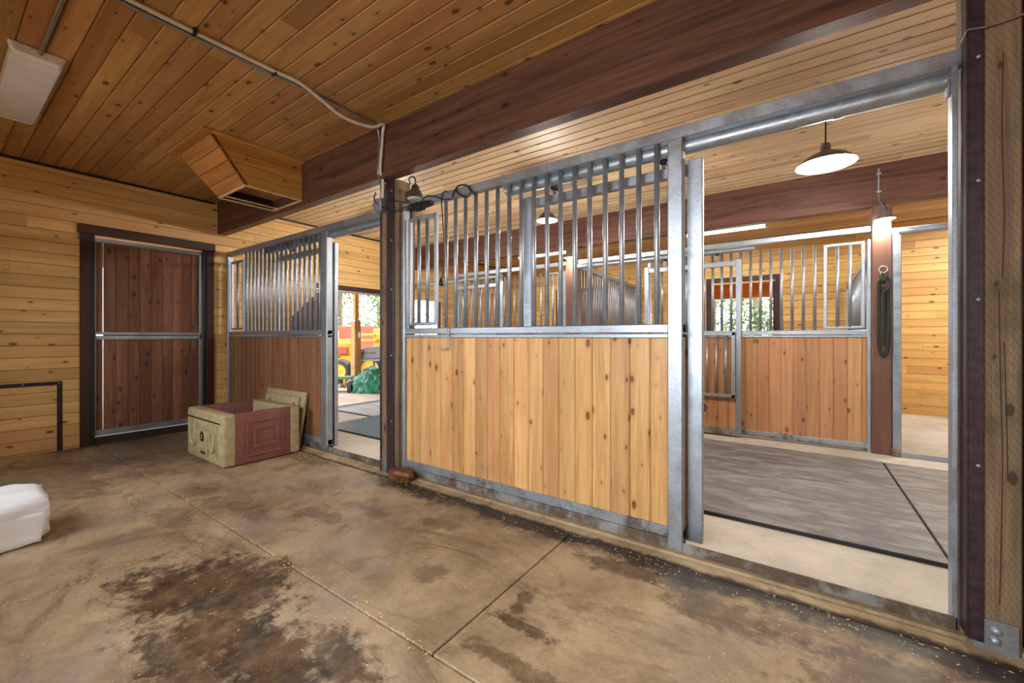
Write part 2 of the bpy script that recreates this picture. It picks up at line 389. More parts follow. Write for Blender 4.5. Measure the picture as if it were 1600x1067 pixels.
# walls of horizontal boards
WPW = .1275
def board_wall(name, axis, fixed, facing, a0, a1, openings, mat, seed, z_off=.023, th=.12):
    """openings: (a_lo, a_hi, z_lo, z_hi). facing +1/-1 along the normal axis"""
    r = random.Random(seed); s = MB()
    # backing slab split around the openings
    edges = sorted({a0, a1} | {o[0] for o in openings} | {o[1] for o in openings})
    for e0, e1 in zip(edges, edges[1:]):
        mid = (e0 + e1) / 2; zs = [(-.2, CEIL + .05)]
        for (p, q, z0, z1) in openings:
            if p <= mid <= q:
                nz = []
                for (u, v) in zs:
                    if z0 > u: nz.append((u, min(v, z0)))
                    if z1 < v: nz.append((max(u, z1), v))
                zs = nz
        for (u, v) in zs:
            if v - u < .005: continue
            d0, d1 = fixed - facing * .02, fixed - facing * (.02 + th)
            if axis == 'Y': s.box(min(d0, d1), max(d0, d1), e0, e1, u, v)
            else: s.box(e0, e1, min(d0, d1), max(d0, d1), u, v)
    w = s.build(name, M['dark']); tag(w, kind='structure')
    me = plank_mesh(name + '_plank', WPW, .02, .005); me.materials.append(mat)
    z = z_off - WPW
    while z < CEIL:
        z0, z1 = max(z, .0), min(z + WPW, CEIL); z += WPW
        if z1 - z0 < .015: continue
        segs = [(a0, a1)]
        for (p, q, u, v) in openings:
            if v > (z0 + z1) / 2 and u < (z0 + z1) / 2:
                ns = []
                for (x, y) in segs:
                    if p > x: ns.append((x, min(y, p)))
                    if q < y: ns.append((max(x, q), y))
                segs = [q2 for q2 in ns if q2[1] - q2[0] > .02]
        for (x, y) in segs:
            cs = cuts(x, y, r, 1.8, 4.2)
            for p, q in zip(cs, cs[1:]):
                ctr = (p + q) / 2; zc = (z0 + z1) / 2
                if axis == 'Y': place('plank', me, VY * facing, VZ, VX * facing, Vector((fixed, ctr, zc)), q - p - .0015, (z1 - z0) / WPW, w)
                else: place('plank', me, -VX * facing, VZ, VY * facing, Vector((ctr, fixed, zc)), q - p - .0015, (z1 - z0) / WPW, w)
    return w
DOOR = (1.08, 2.26, 0.0, 2.47)
board_wall('wall_left', 'Y', XW, 1, YB, YW, [DOOR, (3.9, 5.62, 0, 2.10), (6.02, 6.84, 0, 2.12)], M['wallY'], 11)
board_wall('wall_rear', 'X', YW, -1, XW, XE, [(-1.45, -.34, 1.2, 2.36), (-4.95, -3.85, 1.2, 2.36), (2.4, 3.5, 1.2, 2.36)], M['wallX'], 12)
# outside wall behind the camera, with two windows
bw = MB()
zz = [(-6.9, -4.75, 0, 3.2), (-4.75, -3.85, 0, 1.3), (-4.75, -3.85, 2.3, 3.2), (-3.85, -1.65, 0, 3.2), (-1.65, -.15, 0, 1.1), (-1.65, -.15, 2.4, 3.2), (-.15, 1.3, 0, 3.2)]
for (a, b_, u, v) in zz: bw.box(a, b_, YB - .1, YB, u, v)
tag(bw.build('wall_back', M['wallX']), kind='structure')
tag(MB().box(1.1, 1.2, YB, 2.44, 0, 3.2).build('wall_right', M['wallY']), kind='structure')
tag(MB().box(XE, XE + .1, 2.44, YW + .1, 0, 3.25).build('wall_end', M['wallY']), kind='structure')
tag(MB().box(.74, XE, 2.47, 2.6, 0, 3.25).build('wall_side', M['trimD']), kind='structure')  # dark colour stands in for the shaded gap beside the right post
tag(MB().box(XW - .3, XE + .2, YB - .3, YW + .3, 3.3, 3.4).build('roof', M['dark']), kind='structure')
# dark cornice strip where the left wall meets the ceiling
tag(MB().box(XW, XW + .012, YB, 2.35, CEIL - .028, CEIL - .001).build('trim_1', M['black']), kind='structure')
tag(MB().box(XW, XW + .012, 2.46, 5.97, CEIL - .028, CEIL - .001).build('trim_2', M['black']), kind='structure')
tag(MB().box(XW, XW + .012, 6.09, YW, CEIL - .028, CEIL - .001).build('trim_3', M['black']), kind='structure')
# dark header over the barn opening
tag(MB().box(XW - .02, XW + .03, 3.8, 5.93, 2.10, 2.19).build('trim_4', M['trimDY'], None, .004), kind='structure')
tag(MB().box(XW - .03, XW + .035, 3.8, 5.93, 2.075, 2.10).build('trim_5', M['galv']), kind='structure')

# floors
fl = MB().box(XW - .1, 1.2, YB - .1, 2.5, -.2, -.012).build('floor', M['dark']); tag(fl, kind='structure')
def slab(x0, x1, y0, y1, dz=0.0):
    MB().box(x0 + .004, x1 - .004, y0 + .004, y1 - .004, -.1, dz).build('slab', M['conc'], fl, .004)
for (a, b_) in ((XW, -3.05), (-3.05, .6), (.6, 1.2)): slab(a, b_, YB, 1.16)
for (a, b_) in ((XW, -4.85), (-4.85, -1.2), (-1.2, 1.2)): slab(a, b_, 1.16, 2.40)
fa = MB().box(XW - .05, XE, 2.5, 5.9, -.15, 0).box(XW - .05, XE, 5.9, YW, -.15, 0).build('floor_aisle', M['concA']); tag(fa, kind='structure')
# low sloped concrete kerb under the stall fronts
k = MB(); k.hexa([(XW, 2.37, -.03), (1.2, 2.37, -.03), (1.2, 2.56, -.03), (XW, 2.56, -.03), (XW, 2.375, .005), (1.2, 2.375, .005), (1.2, 2.56, .03), (XW, 2.56, .03)])
k.hexa([(XW, 2.45, 0), (1.2, 2.45, 0), (1.2, 2.58, 0), (XW, 2.58, 0), (XW, 2.46, .03), (1.2, 2.46, .03), (1.2, 2.58, .03), (XW, 2.58, .03)])
tag(k.build('trim_6', M['kerb']), kind='structure')

# beams
def beam(y0, y1, label):
    b = MB().box(XW + .07, XE, y0, y1, 2.70, CEIL - .002).build('beam', M['beam'], None, .006); tag(b, label, 'beam')
beam(2.35, 2.46, 'long dark stained glulam beam over the near stall fronts')
beam(5.97, 6.08, 'dark stained beam over the far stall fronts across the aisle')

# ------------------------------------------------------------------ stall fronts
def bar_mesh(r=.0165, n=12, mat='galv'):
    vs = [(x, r * math.cos(2 * math.pi * i / n), r * math.sin(2 * math.pi * i / n)) for x in (-.5, .5) for i in range(n)]
    fs = [(i, (i + 1) % n, n + (i + 1) % n, n + i) for i in range(n)] + [tuple(range(n))[::-1], tuple(range(n, 2 * n))]
    me = bpy.data.meshes.new('bar'); me.from_pydata(vs, [], fs); me.polygons.foreach_set('use_smooth', [True] * n + [False] * 2); me.update()
    me.materials.append(M[mat]); return me
BAR = bar_mesh(); BART = bar_mesh(.013)
def bars(xs, y, z0, z1, parent, me=None):
    for x in xs:
        place('bar', me or BAR, VZ, VX, VY, Vector((x, y, (z0 + z1) / 2)), z1 - z0, 1, parent)
BM = {}
def boards(x0, x1, y, z0, z1, mat, parent, pitch=.1255, th=.034, first=None):
    """vertical tongue-and-groove boards, both faces bevelled"""
    key = (mat, th)
    if key not in BM:
        h = pitch / 2 - .0008; c = .004; q = th / 2
        c = .006; prof = [(-h, -q + c), (-h + c, -q), (h - c, -q), (h, -q + c), (h, q - c), (h - c, q), (-h + c, q), (-h, q - c)]
        vs = [(x, a, b) for x in (-.5, .5) for (a, b) in prof]; n = 8
        fs = [tuple(range(n))[::-1], tuple(range(n, 2 * n))] + [(i, (i + 1) % n, n + (i + 1) % n, n + i) for i in range(n)]
        me = bpy.data.meshes.new('board'); me.from_pydata(vs, [], fs); me.update(); me.materials.append(M[mat]); BM[key] = me
    x = x0; w = first or pitch
    while x < x1 - .008:
        e = min(x + w, x1); w = pitch
        place('board', BM[key], VZ, VX, VY, Vector(((x + e) / 2, y, (z0 + z1) / 2)), z1 - z0, (e - x) / pitch, parent)
        x = e
def panel(name, label, x0, x1, y, face, mat, stile0, stile1, first, bars_at, feed, z_lo=.09, top=2.42, group=None):
    """fixed stall panel: frame, boards below, bars above. y is the visible face, face the direction it looks along Y"""
    d = -face
    e = empty(name, ((x0 + x1) / 2, y, .03), label, 'stall', group)
    Y = lambda a, b: (min(y + d * a, y + d * b), max(y + d * a, y + d * b))
    MB().box(x0, x1, *Y(-.01, .07), .03, z_lo).build('bottom_channel', M['galvD'], e, .003)
    MB().box(x0, x1, *Y(0, .06), z_lo, z_lo + .062).build('bottom_rail', M['galvR'], e, .004)
    MB().box(x0, x1, *Y(0, .06), 1.262, 1.288).build('sill_rail', M['galv'], e, .004)
    MB().box(x0, x1, *Y(-.003, .065), 1.293, 1.345).build('sill_rail', M['galv'], e, .005)
    for (a, b_) in (stile0, stile1):
        if b_ > a: MB().box(a, b_, *Y(-.012, .06), z_lo - .05, top).build('stile', M['galv'], e, .006)
    yb = y + d * .032
    boards(max(x0, stile0[1]), min(x1, stile1[0]), yb, z_lo + .05, 1.27, mat, e, first=first)
    bars(bars_at, yb, 1.34, top + .005, e)
    if feed:
        a, b_, z0, z1, nb = feed; yf = y + d * .02
        fd = MB().box(a, b_, yf - .016, yf + .016, z1 - .032, z1).box(a, b_, yf - .014, yf + .014, z0, z0 + .028).box(a - .016, a + .016, yf - .016, yf + .016, z0, z1).box(b_ - .016, b_ + .016, yf - .016, yf + .016, z0, z1).build('feed_door', M['galv'], e, .005)
        bars([a + (b_ - a) * (i + 1) / (nb + 1) for i in range(nb)], yf, z0 + .02, z1 - .02, fd)
    return e
def header(label, x0, x1, y, face, pipe, brackets=(), group=None):
    d = -face; e = empty('sliding_door_track', ((x0 + x1) / 2, y, 2.42), label, 'door track', group)
    Y = lambda a, b: (min(y + d * a, y + d * b), max(y + d * a, y + d * b))
    MB().box(x0, x1, *Y(-.005, .055), 2.42, 2.487).build('header_tube', M['galv'], e, .005)
    p0, p1, py, pz = pipe
    MB().tube([(p0, py, pz), (p1, py, pz)], .042 if face < 0 and py < 4 else .034, 16).build('track_pipe', M['galv'], e)
    for x in brackets:
        MB().box(x - .018, x + .018, min(y, py) - .0, max(y, py), pz + .02, pz + .06).tube([(x - .018, py, pz), (x + .018, py, pz)], .046, 16).build('track_bracket', M['galvR'], e)
    return e
def door(name, label, x0, x1, y, mat, sw, z0, z1, drop=None, hang=(), trk=2.36, th=.045, first=None, group=None, dropy=None):
    """sliding stall door hung in front of / behind a panel, y is its centre"""
    e = empty(name, ((x0 + x1) / 2, y, z0), label, 'stall door', group); h = th / 2
    MB().box(x0, x0 + sw, y - h, y + h, z0, z1).build('stile', M['galv'], e, .005)
    MB().box(x1 - sw, x1, y - h, y + h, z0, z1).build('stile', M['galv'], e, .005)
    MB().box(x0 + sw, x1 - sw, y - h, y + h, z1 - .085, z1 - .02).build('top_rail', M['galv'], e, .005)
    MB().box(x0 + sw, x1 - sw, y - h, y + h, 1.262, 1.288).build('sill_rail', M['galv'], e, .004)
    MB().box(x0 + sw, x1 - sw, y - h, y + h, 1.293, 1.345).build('sill_rail', M['galv'], e, .004)
    MB().box(x0 + sw, x1 - sw, y - h, y + h, z0, z0 + .09).build('bottom_rail', M['galvD'], e, .004)
    boards(x0 + sw, x1 - sw, y, z0 + .08, 1.27, mat, e, first=first)
    for x in hang:
        hg = MB().box(x - .012, x + .012, y - .006, y + .006, z1 - .03, trk - .05).build('hanger', M['galvD'], e)
        MB().lathe([(0, -.02), (.028, -.02), (.022, 0), (.028, .02), (0, .02)], (x, y, trk - .025), 'Y', 14).build('roller', M['black'], hg)
    if drop:
        dy = dropy; za, zb = drop
        g = MB().box(x0 + sw + .0, x1 - sw, dy - .018, dy + .018, zb - .042, zb).box(x0 + sw, x1 - sw, dy - .018, dy + .018, za, za + .042).box(x0 + sw, x0 + sw + .045, dy - .018, dy + .018, za, zb).box(x1 - sw - .045, x1 - sw - .002, dy - .018, dy + .018, za, zb).build('drop_grille', M['galv'], e, .004)
        n = 9; w = x1 - x0 - 2 * sw
        bars([x0 + sw + w * (i + 1) / (n + 1) for i in range(n)], dy, za + .03, zb - .03, g, BART)
    return e

# near right bay
xs = [-2.443 + .1092 * i for i in range(17)]
panel('horse_stall', 'stall panel of honey pine boards with galvanised bars, right of the timber post', -2.955, -.54, YS, -1, 'boardO', (-2.965, -2.925), (-.625, -.54), .06, xs, (-2.873, -2.549, 1.37, 2.335, 2))
header('galvanised overhead track above the honey pine stall panel and open doorway', -2.965, .575, YS, -1, (-1.85, .54, 2.59, 2.398), (-.02, .165))
door('sliding_stall_door', 'sliding stall door pushed open behind the honey pine panel', -1.72, -.455, 2.63, 'boardO', .085, .05, 2.325, None, (-1.45, -.68), 2.385)
# near left bay
xs = [-6.204 + .1075 * i for i in range(18)]
panel('horse_stall', 'brown boarded stall panel with galvanised bars behind the plastic box', -6.73, -4.175, YS, -1, 'boardB', (-6.73, -6.69), (-4.29, -4.175), .08, xs, (-6.62, -6.27, 1.365, 2.335, 1))
header('galvanised overhead track from the plank wall to the timber post', -6.73, -3.215, YS, -1, (-5.7, -3.22, 2.59, 2.398))
door('sliding_stall_door', 'sliding stall door pushed open behind the brown boarded panel', -5.54, -4.215, 2.63, 'boardB', .085, .05, 2.32, None, (-5.2, -4.4), 2.385)
# threshold angles across the two open doorways
for (a, b_, lab) in ((-.54, .56, 'rusty steel threshold across the right doorway with rubber mats behind'), (-4.175, -3.215, 'rusty steel threshold across the left doorway beside the plastic box')):
    tag(MB().box(a, b_, 2.49, 2.5, .03, .085).box(a, b_, 2.5, 2.56, .03, .04).build('door_threshold', M['galvD'], None, .002), lab, 'threshold')
# far side of the aisle: bay B (between the two brown posts)
xs = [-.592 + .1085 * i for i in range(-9, 8)]
panel('horse_stall', 'orange pine stall panel with bars across the aisle, seen through the right doorway', -1.76, .665, YA, -1, 'boardR', (-1.76, -1.72), (.632, .665), .05, xs, (.265, .598, 1.36, 2.33, 2), z_lo=.035, top=2.34)
header('galvanised track over the orange panel across the aisle', -2.85, .665, YA, -1, (-2.83, -.43, 5.86, 2.365))
door('sliding_stall_door', 'sliding door with lowered bar grille in front of the orange panel across the aisle', -1.78, -.575, 5.86, 'boardR', .06, .02, 2.25, (.50, 1.325), (-1.5, -.85), 2.365, dropy=5.815)
# bay A (towards the barn opening)
xs = [-3.12 - .109 * i for i in range(4, 21)]
panel('horse_stall', 'far stall panel with pale bars nearest the barn opening', -5.42, -3.06, YA, -1, 'boardR', (-5.42, -5.38), (-3.1, -3.06), .05, xs, (-3.42, -3.12, 1.36, 2.33, 2), z_lo=.035, top=2.34)
header('pipe track over the far stall nearest the barn opening', -5.42, -3.06, YA, -1, (-6.62, -4.3, 5.86, 2.345))
door('sliding_stall_door', 'sliding door in front of the far stall panel nearest the barn opening', -5.42, -4.27, 5.86, 'boardR', .06, .02, 2.25, (.50, 1.325), (-5.2, -4.5), 2.345, dropy=5.815)
# bay C (right of the brown post): open doorway with jamb, track and threshold
e = empty('stall_doorway_frame', (1.0, YA, 0), 'galvanised frame of the open far doorway right of the brown post', 'door frame')
MB().box(.835, .905, 5.9, 5.96, .01, 2.36).build('jamb', M['galv'], e, .006)
MB().box(.83, XE, 5.9, 5.96, 2.36, 2.43).build('header_tube', M['galv'], e, .006)
MB().tube([(.87, 5.84, 2.37), (XE - .05, 5.84, 2.37)], .03, 14).build('track_pipe', M['galv'], e)
MB().box(.835, XE, 5.89, 5.95, 0, .05).build('threshold', M['galv'], e, .004)
MB().box(.825, .895, 5.87, 5.97, 0, .09).build('guide', M['galvD'], e, .006)
# stall dividers running back to the rear wall
def divider(x, label, ztop0, ztop1, y0=6.1, y1=9.15):
    e = empty('stall_divider', (x, y0, 0), label, 'stall divider')
    MB().hexa([(x - .025, y0, ztop0 - .06), (x + .025, y0, ztop0 - .06), (x + .025, y1, ztop1 - .06), (x - .025, y1, ztop1 - .06), (x - .025, y0, ztop0), (x + .025, y0, ztop0), (x + .025, y1, ztop1), (x - .025, y1, ztop1)]).build('top_rail', M['galv'], e, .004)
    MB().box(x - .03, x + .03, y0, y1, 1.27, 1.345).build('sill_rail', M['galv'], e, .004)
    MB().box(x - .03, x + .03, y0, y1, .0, .08).build('bottom_rail', M['galv'], e, .004)
    for yy in (y0, y1 - .05): MB().box(x - .025, x + .025, yy, yy + .05, .08, min(ztop0, ztop1) - .05).build('stile', M['galv'], e, .004)
    n = int((y1 - y0) / .11)
    for i in range(1, n):
        y = y0 + i * .11; zt = ztop0 + (ztop1 - ztop0) * (i / n) - .05
        place('bar', BAR, VZ, VX, VY, Vector((x, y, (1.33 + zt) / 2)), zt - 1.33, 1, e)
    y = y0 + .05
    me = None
    while y < y1 - .06:
        w = min(.1255, y1 - .05 - y)
        place('board', BM[('boardR', .034)], VZ, -VY, VX, Vector((x, y + w / 2, .67)), 1.2, w / .1255, e); y += w
divider(-2.95, 'barred stall divider running back to the rear wall from the far left post', 2.44, 2.40)
divider(.72, 'barred stall divider beside the brown post with the lead rope', 2.27, 2.15)

# ------------------------------------------------------------------ posts
def mid_post():
    e = empty('timber_post', (-3.09, 2.5, 0), 'treated timber post with dark steel strips between the two near stall fronts', 'post')
    MB().box(-3.2, -2.965, 2.455, 2.60, 0, 2.70).build('timber', M['postT'], e, .006)
    MB().box(-3.112, -3.015, 2.44, 2.456, .0, 2.72).build('steel_strip', M['purple'], e, .003)
    MB().box(-3.222, -3.2, 2.45, 2.60, .0, 2.70).build('steel_strip', M['purple'], e, .003)
    for z in (.5, 1.1, 1.7, 2.15, 2.6):
        MB().lathe([(0, 0), (.007, 0), (.009, .006)], (-3.04, 2.434, z), 'Y', 8).build('screw', M['galv'], e)
    MB().box(-3.19, -3.115, 2.448, 2.456, 0, .13).build('base_plate', M['galvR'], e)
mid_post()
tag(MB().box(-2.962, -2.905, 2.565, 2.60, .03, 2.62).build('side_board', M['postR'], None, .003), 'narrow red brown board on the inner side of the middle timber post', 'board')
e = empty('timber_post', (.65, 2.5, 0), 'weathered timber post with dark steel edge strip at the right picture edge', 'post')
MB().box(.573, .722, 2.45, 2.60, 0, CEIL).build('timber', M['postT'], e, .005)
MB().box(.572, .616, 2.432, 2.452, .04, CEIL).build('steel_strip', M['purple'], e, .002)
MB().box(.566, .5735, 2.432, 2.50, .05, CEIL).build('steel_strip', M['purple'], e, .002)
br = MB().box(.612, .712, 2.438, 2.451, .0, .135).box(.585, .62, 2.437, 2.448, 0, .04).build('base_bracket', M['galv'], e, .003)
for (x, z) in ((.65, .098), (.647, .058)):
    MB().lathe([(0, -.012), (.012, -.012), (.015, -.004), (.019, 0)], (x, 2.4375, z), 'Y', 10).build('bolt', M['galvR'], br)
for z in (.75, 1.42, 1.9, 2.4):
    MB().lathe([(0, -.006), (.006, -.005), (.008, 0)], (.6, 2.431, z), 'Y', 8).build('screw', M['galv'], e)
# drying checks in the timber face
for pts in ([(.672, 2.4), (.668, 2.1), (.674, 1.75), (.669, 1.5)], [(.66, 1.45), (.664, 1.1), (.669, .8), (.666, .45), (.662, .2)], [(.674, 1.25), (.681, .9), (.683, .7)]):
    MB().tube(spline([(x, 2.4498, z) for x, z in pts], 5), .0017, 5).build('check_crack', M['dark'], e)
tag(MB().box(.541, .556, 2.5, 2.56, .03, 2.42).box(.548, .556, 2.49, 2.5, .03, 2.42).build('door_jamb', M['galv'], None, .002), 'slim galvanised jamb on the right side of the open doorway', 'jamb')
tag(MB().tube([(.742, 2.43, 0), (.742, 2.43, 2.4)], .012, 10).build('green_pipe', plain('green_pipe_paint', (96, 118, 104), .5), None), 'slim grey green pipe at the very right edge beside the timber post', 'pipe')
for (x0, x1, lab) in ((-3.06, -2.855, 'red brown square post across the aisle under the left small lamp'), (.665, .83, 'red brown square post with the hanging lead rope')):
    tag(MB().box(x0, x1, 5.9, 6.06, 0, 2.70).build('square_post', M['postR'], None, .008), lab, 'post')

# ------------------------------------------------------------------ door in the left wall
dt = MB().box(XW, XW + .035, 1.0, 2.345, 2.46, 2.565).build('trim_7', M['trimDY'], None, .005); tag(dt, kind='structure')
tag(MB().box(XW - .12, XW + .03, 1.02, 1.105, 0, 2.46).build('trim_8', M['trimD'], None, .004), kind='structure')
tag(MB().box(XW - .12, XW + .03, 2.245, 2.33, 0, 2.46).build('trim_9', M['trimD'], None, .004), kind='structure')
tag(MB().box(XW - .1, XW + .02, 1.105, 1.14, 0, 2.46).build('trim_10', M['black']), kind='structure')
tag(MB().box(XW - .1, XW + .02, 2.205, 2.245, 0, 2.46).build('trim_11', M['black']), kind='structure')
tag(MB().box(XW - .1, XW - .0, 1.105, 2.245, -.02, .088).build('trim_12', M['dark']), kind='structure')
d1 = empty('door_1', (XW, 1.67, .08)); tag(d1, kind='structure')
xf = XW - .045
def vboards(y0, y1, z0, z1, edges):
    for a, b_ in edges:
        MB().box(xf - .015, xf + .012, a, b_, z0, z1).build('board', M['doorB'], d1, .006)
ed = [1.158, 1.222, 1.33, 1.445, 1.555, 1.665, 1.775, 1.885, 1.985, 2.085, 2.17]
g = [(a + .0006, b_ - .0006) for a, b_ in zip(ed, ed[1:])]; g[0] = (g[0][0], g[0][1] - .003)
vboards(0, 0, 1.3, 2.4, g); vboards(0, 0, .15, 1.26, g)
MB().box(xf - .022, xf - .0155, 1.225, 2.18, .15, 2.4).build('light_stop_sheet', M['dark'], d1)  # unseen sheet added to stop daylight leaking between the boards
for (y0, y1, z0, z1) in ((1.145, 2.2, 2.385, 2.44), (1.145, 2.2, 1.292, 1.325), (1.145, 2.2, 1.235, 1.285), (1.145, 2.2, .10, .165), (2.17, 2.2, .165, 2.385), (1.145, 1.158, .165, 2.385)):
    MB().box(xf - .025, xf + .03, y0, y1, z0, z1).build('rail' if y1 - y0 > .5 else 'stile', M['galv'], d1, .004)
# black steel angle framing a hatch in the plank wall
e = empty('wall_hatch_frame', (XW, .5, 0), 'black steel angle frame on the plank wall at the left picture edge', 'steel frame')
MB().box(XW, XW + .008, -.6, .885, .735, .775).build('top_bar', M['black'], e, .002)
MB().box(XW, XW + .008, .845, .885, .0, .735).build('side_bar', M['black'], e, .002)
for y in (.2, .6, .86):
    MB().lathe([(0, .007), (.006, .006), (.008, 0)], (XW + .008, y, .755), 'X', 8).build('bolt', M['galv'], e)
# ------------------------------------------------------------------ rear window
gm, gnt, gb = newmat('window_glass')
gb.inputs['Base Color'].default_value = (1, 1, 1, 1); gb.inputs['Roughness'].default_value = 0; gb.inputs['Transmission Weight'].default_value = 1; gb.inputs['IOR'].default_value = 1.02
for i, (xa, xb) in enumerate(((-1.45, -.34), (-4.95, -3.85), (2.4, 3.5))):
    w1 = empty('window_%d' % (i + 1), ((xa + xb) / 2, YW, 1.3)); tag(w1, kind='structure')
    def wf(n, *a_): MB().box(*a_).build(n, M['trimD'], w1, .004)
    wf('casing', xa - .08, xb + .08, YW - .03, YW, 2.36, 2.45); wf('casing', xa - .08, xa + .005, YW - .03, YW, 1.1, 2.36); wf('casing', xb - .005, xb + .08, YW - .03, YW, 1.1, 2.36); wf('casing', xa - .08, xb + .08, YW - .03, YW, 1.1, 1.2)
    wf('sash', xa, xa + .04, YW + .04, YW + .1, 1.2, 2.36); wf('sash', xb - .04, xb, YW + .04, YW + .1, 1.2, 2.36)
    if i == 1:
        for k_ in range(8): MB().box(xa + .04 + k_ * .1275, xa + .165 + k_ * .1275, YW + .02, YW + .04, 1.2, 2.36).build('shutter_board', M['doorB'], w1, .004)
    else: MB().box(xa + .04, xb - .04, YW + .068, YW + .072, 1.2, 2.36).build('pane', gm, w1)

# ------------------------------------------------------------------ ceiling duct
e = empty('wooden_duct', (-4.8, 1.95, 2.74), 'tapered pine board air duct hanging from the ceiling against the dark beam', 'duct')
A = [(-5.22, 1.5, 3.14), (-4.41, 1.5, 3.14), (-4.41, 2.348, 3.14), (-5.22, 2.348, 3.14)]
Bq = [(-5.05, 1.79, 2.745), (-4.41, 1.79, 2.745), (-4.41, 2.348, 2.745), (-5.05, 2.348, 2.745)]
def lerp(a, b_, t): return tuple(a[i] + (b_[i] - a[i]) * t for i in range(3))
for (i, j, mt) in ((1, 2, 'duct'), (0, 1, 'ductX'), (3, 0, 'duct')):
    inn = Vector((-.02, 0, 0)) if i == 1 else Vector((0, .02, .004)) if i == 0 else Vector((.02, 0, .004))
    for k_ in range(4):
        t0, t1 = k_ / 4 + .004, (k_ + 1) / 4 - .004
        MB().slab([lerp(A[i], Bq[i], t1), lerp(A[j], Bq[j], t1), lerp(A[j], Bq[j], t0), lerp(A[i], Bq[i], t0)], .016).build('board', M[mt], e, .002)
    MB().slab([Vector(q_) + inn for q_ in (lerp(A[i], Bq[i], .99), lerp(A[j], Bq[j], .99), A[j], A[i])], .006).build('liner', M['dark'], e)
ed_ = M['pine_edge'] = plain('pale_pine_edge', (214, 186, 142), .6)
b0, b1, b2, b3 = [Vector(p) for p in Bq]
rm = MB().box(-5.05, -4.41, 1.785, 1.803, 2.738, 2.75).box(-5.05, -4.41, 2.33, 2.348, 2.738, 2.75).box(-5.05, -5.035, 1.79, 2.348, 2.738, 2.75).box(-4.425, -4.408, 1.79, 2.348, 2.738, 2.75).box(-4.93, -4.917, 1.79, 2.348, 2.738, 2.75)
rm.build('bottom_rim', ed_, e)
MB().box(-5.04, -4.42, 1.82, 2.34, 2.86, 2.87).build('damper', M['ductX'], e)
MB().box(-5.29, -4.36, 1.42, 1.5, 3.138, 3.159).build('flange', M['ductX'], e, .003)
MB().box(-4.42, -4.36, 1.5, 2.35, 3.138, 3.159).build('flange', M['duct'], e, .003)
MB().box(-5.29, -5.21, 1.5, 2.35, 3.138, 3.159).build('flange', M['duct'], e, .003)

# ------------------------------------------------------------------ ceiling light fixture and conduits
e = empty('fluorescent_fixture', (-4.74, .44, 3.07), 'unlit white fluorescent ceiling fixture at the upper left', 'light fixture')
def wrap(x0, x1, yc, z0, z1, w0, w1): return MB().hexa([(x0, yc - w0, z0), (x1, yc - w0, z0), (x1, yc + w0, z0), (x0, yc + w0, z0), (x0, yc - w1, z1), (x1, yc - w1, z1), (x1, yc + w1, z1), (x0, yc + w1, z1)])
wrap(-5.38, -4.14, .43, 3.09, 3.145, .113, .122).build('lens', M['lens'], e, .012, 3)
wrap(-4.15, -4.09, .43, 3.094, 3.159, .1, .13).build('end_cap', M['white'], e, .006)
wrap(-5.43, -5.375, .43, 3.094, 3.159, .1, .13).build('end_cap', M['white'], e, .006)
MB().box(-5.4, -4.1, .36, .52, 3.135, 3.16).build('housing', M['white'], e)
c = MB().tube([(-4.12, .44, 3.125), (-4.05, .44, 3.143), (.9, .44, 3.143)], .0125, 10).build('fixture_conduit', M['emt']); tag(c, 'thin steel conduit running from the fluorescent ceiling fixture', 'conduit')
e = empty('steel_conduit', (-3.05, 2.3, 3.14), 'grey steel conduit across the ceiling and down the beam to the outlet box', 'conduit')
MB().tube(spline([(-3.13, -.8, 3.145), (-3.11, .6, 3.145), (-3.07, 1.5, 3.145), (-3.06, 2.2, 3.145), (-3.065, 2.3, 3.13), (-3.075, 2.335, 3.05), (-3.08, 2.335, 2.9), (-3.09, 2.335, 2.74), (-3.13, 2.4, 2.68), (-3.17, 2.43, 2.6), (-3.18, 2.43, 2.54)], 8), .011, 10).build('pipe', M['emt'], e)
for y in (-.1, .75, 1.35, 2.1):
    MB().box(-3.12 + y * .02 - .02, -3.12 + y * .02 + .02, y - .012, y + .012, 3.13, 3.159).build('strap', M['galv'], e, .002)
e = empty('white_cable_conduit', (-3.02, 2.3, 3.14), 'white cable conduit sagging beside the steel conduit on the ceiling', 'conduit')
MB().tube(spline([(-3.05, -.8, 3.143), (-3.05, .6, 3.143), (-3.03, 1.35, 3.143), (-3.0, 1.6, 3.13), (-3.05, 1.95, 3.07), (-3.02, 2.2, 3.08), (-2.98, 2.3, 3.13), (-3.02, 2.33, 3.08), (-3.035, 2.33, 2.95), (-3.055, 2.33, 2.76), (-3.1, 2.39, 2.7), (-3.14, 2.425, 2.6), (-3.145, 2.425, 2.54)], 8), .013, 10).build('pipe', M['pvc'], e)
for y in (.2, .95, 1.42):
    MB().box(-3.065, -3.015, y - .01, y + .01, 3.125, 3.159).build('clip', M['black'], e, .002)

e = empty('outlet_box', (-3.17, 2.42, 2.45), 'grey metal outlet box on the middle timber post', 'outlet box')
MB().box(-3.215, -3.125, 2.385, 2.45, 2.42, 2.545).build('housing', M['galv'], e, .006)
MB().box(-3.225, -3.214, 2.38, 2.45, 2.43, 2.54).build('cover_plate', M['galv'], e, .003)
MB().lathe([(0, -.03), (.02, -.03), (.024, 0)], (-3.225, 2.415, 2.5), 'X', 12).build('plug', M['blackrub'], e)
MB().lathe([(0, -.03), (.02, -.03), (.024, 0)], (-3.225, 2.415, 2.45), 'X', 12).build('plug', M['white'], e)

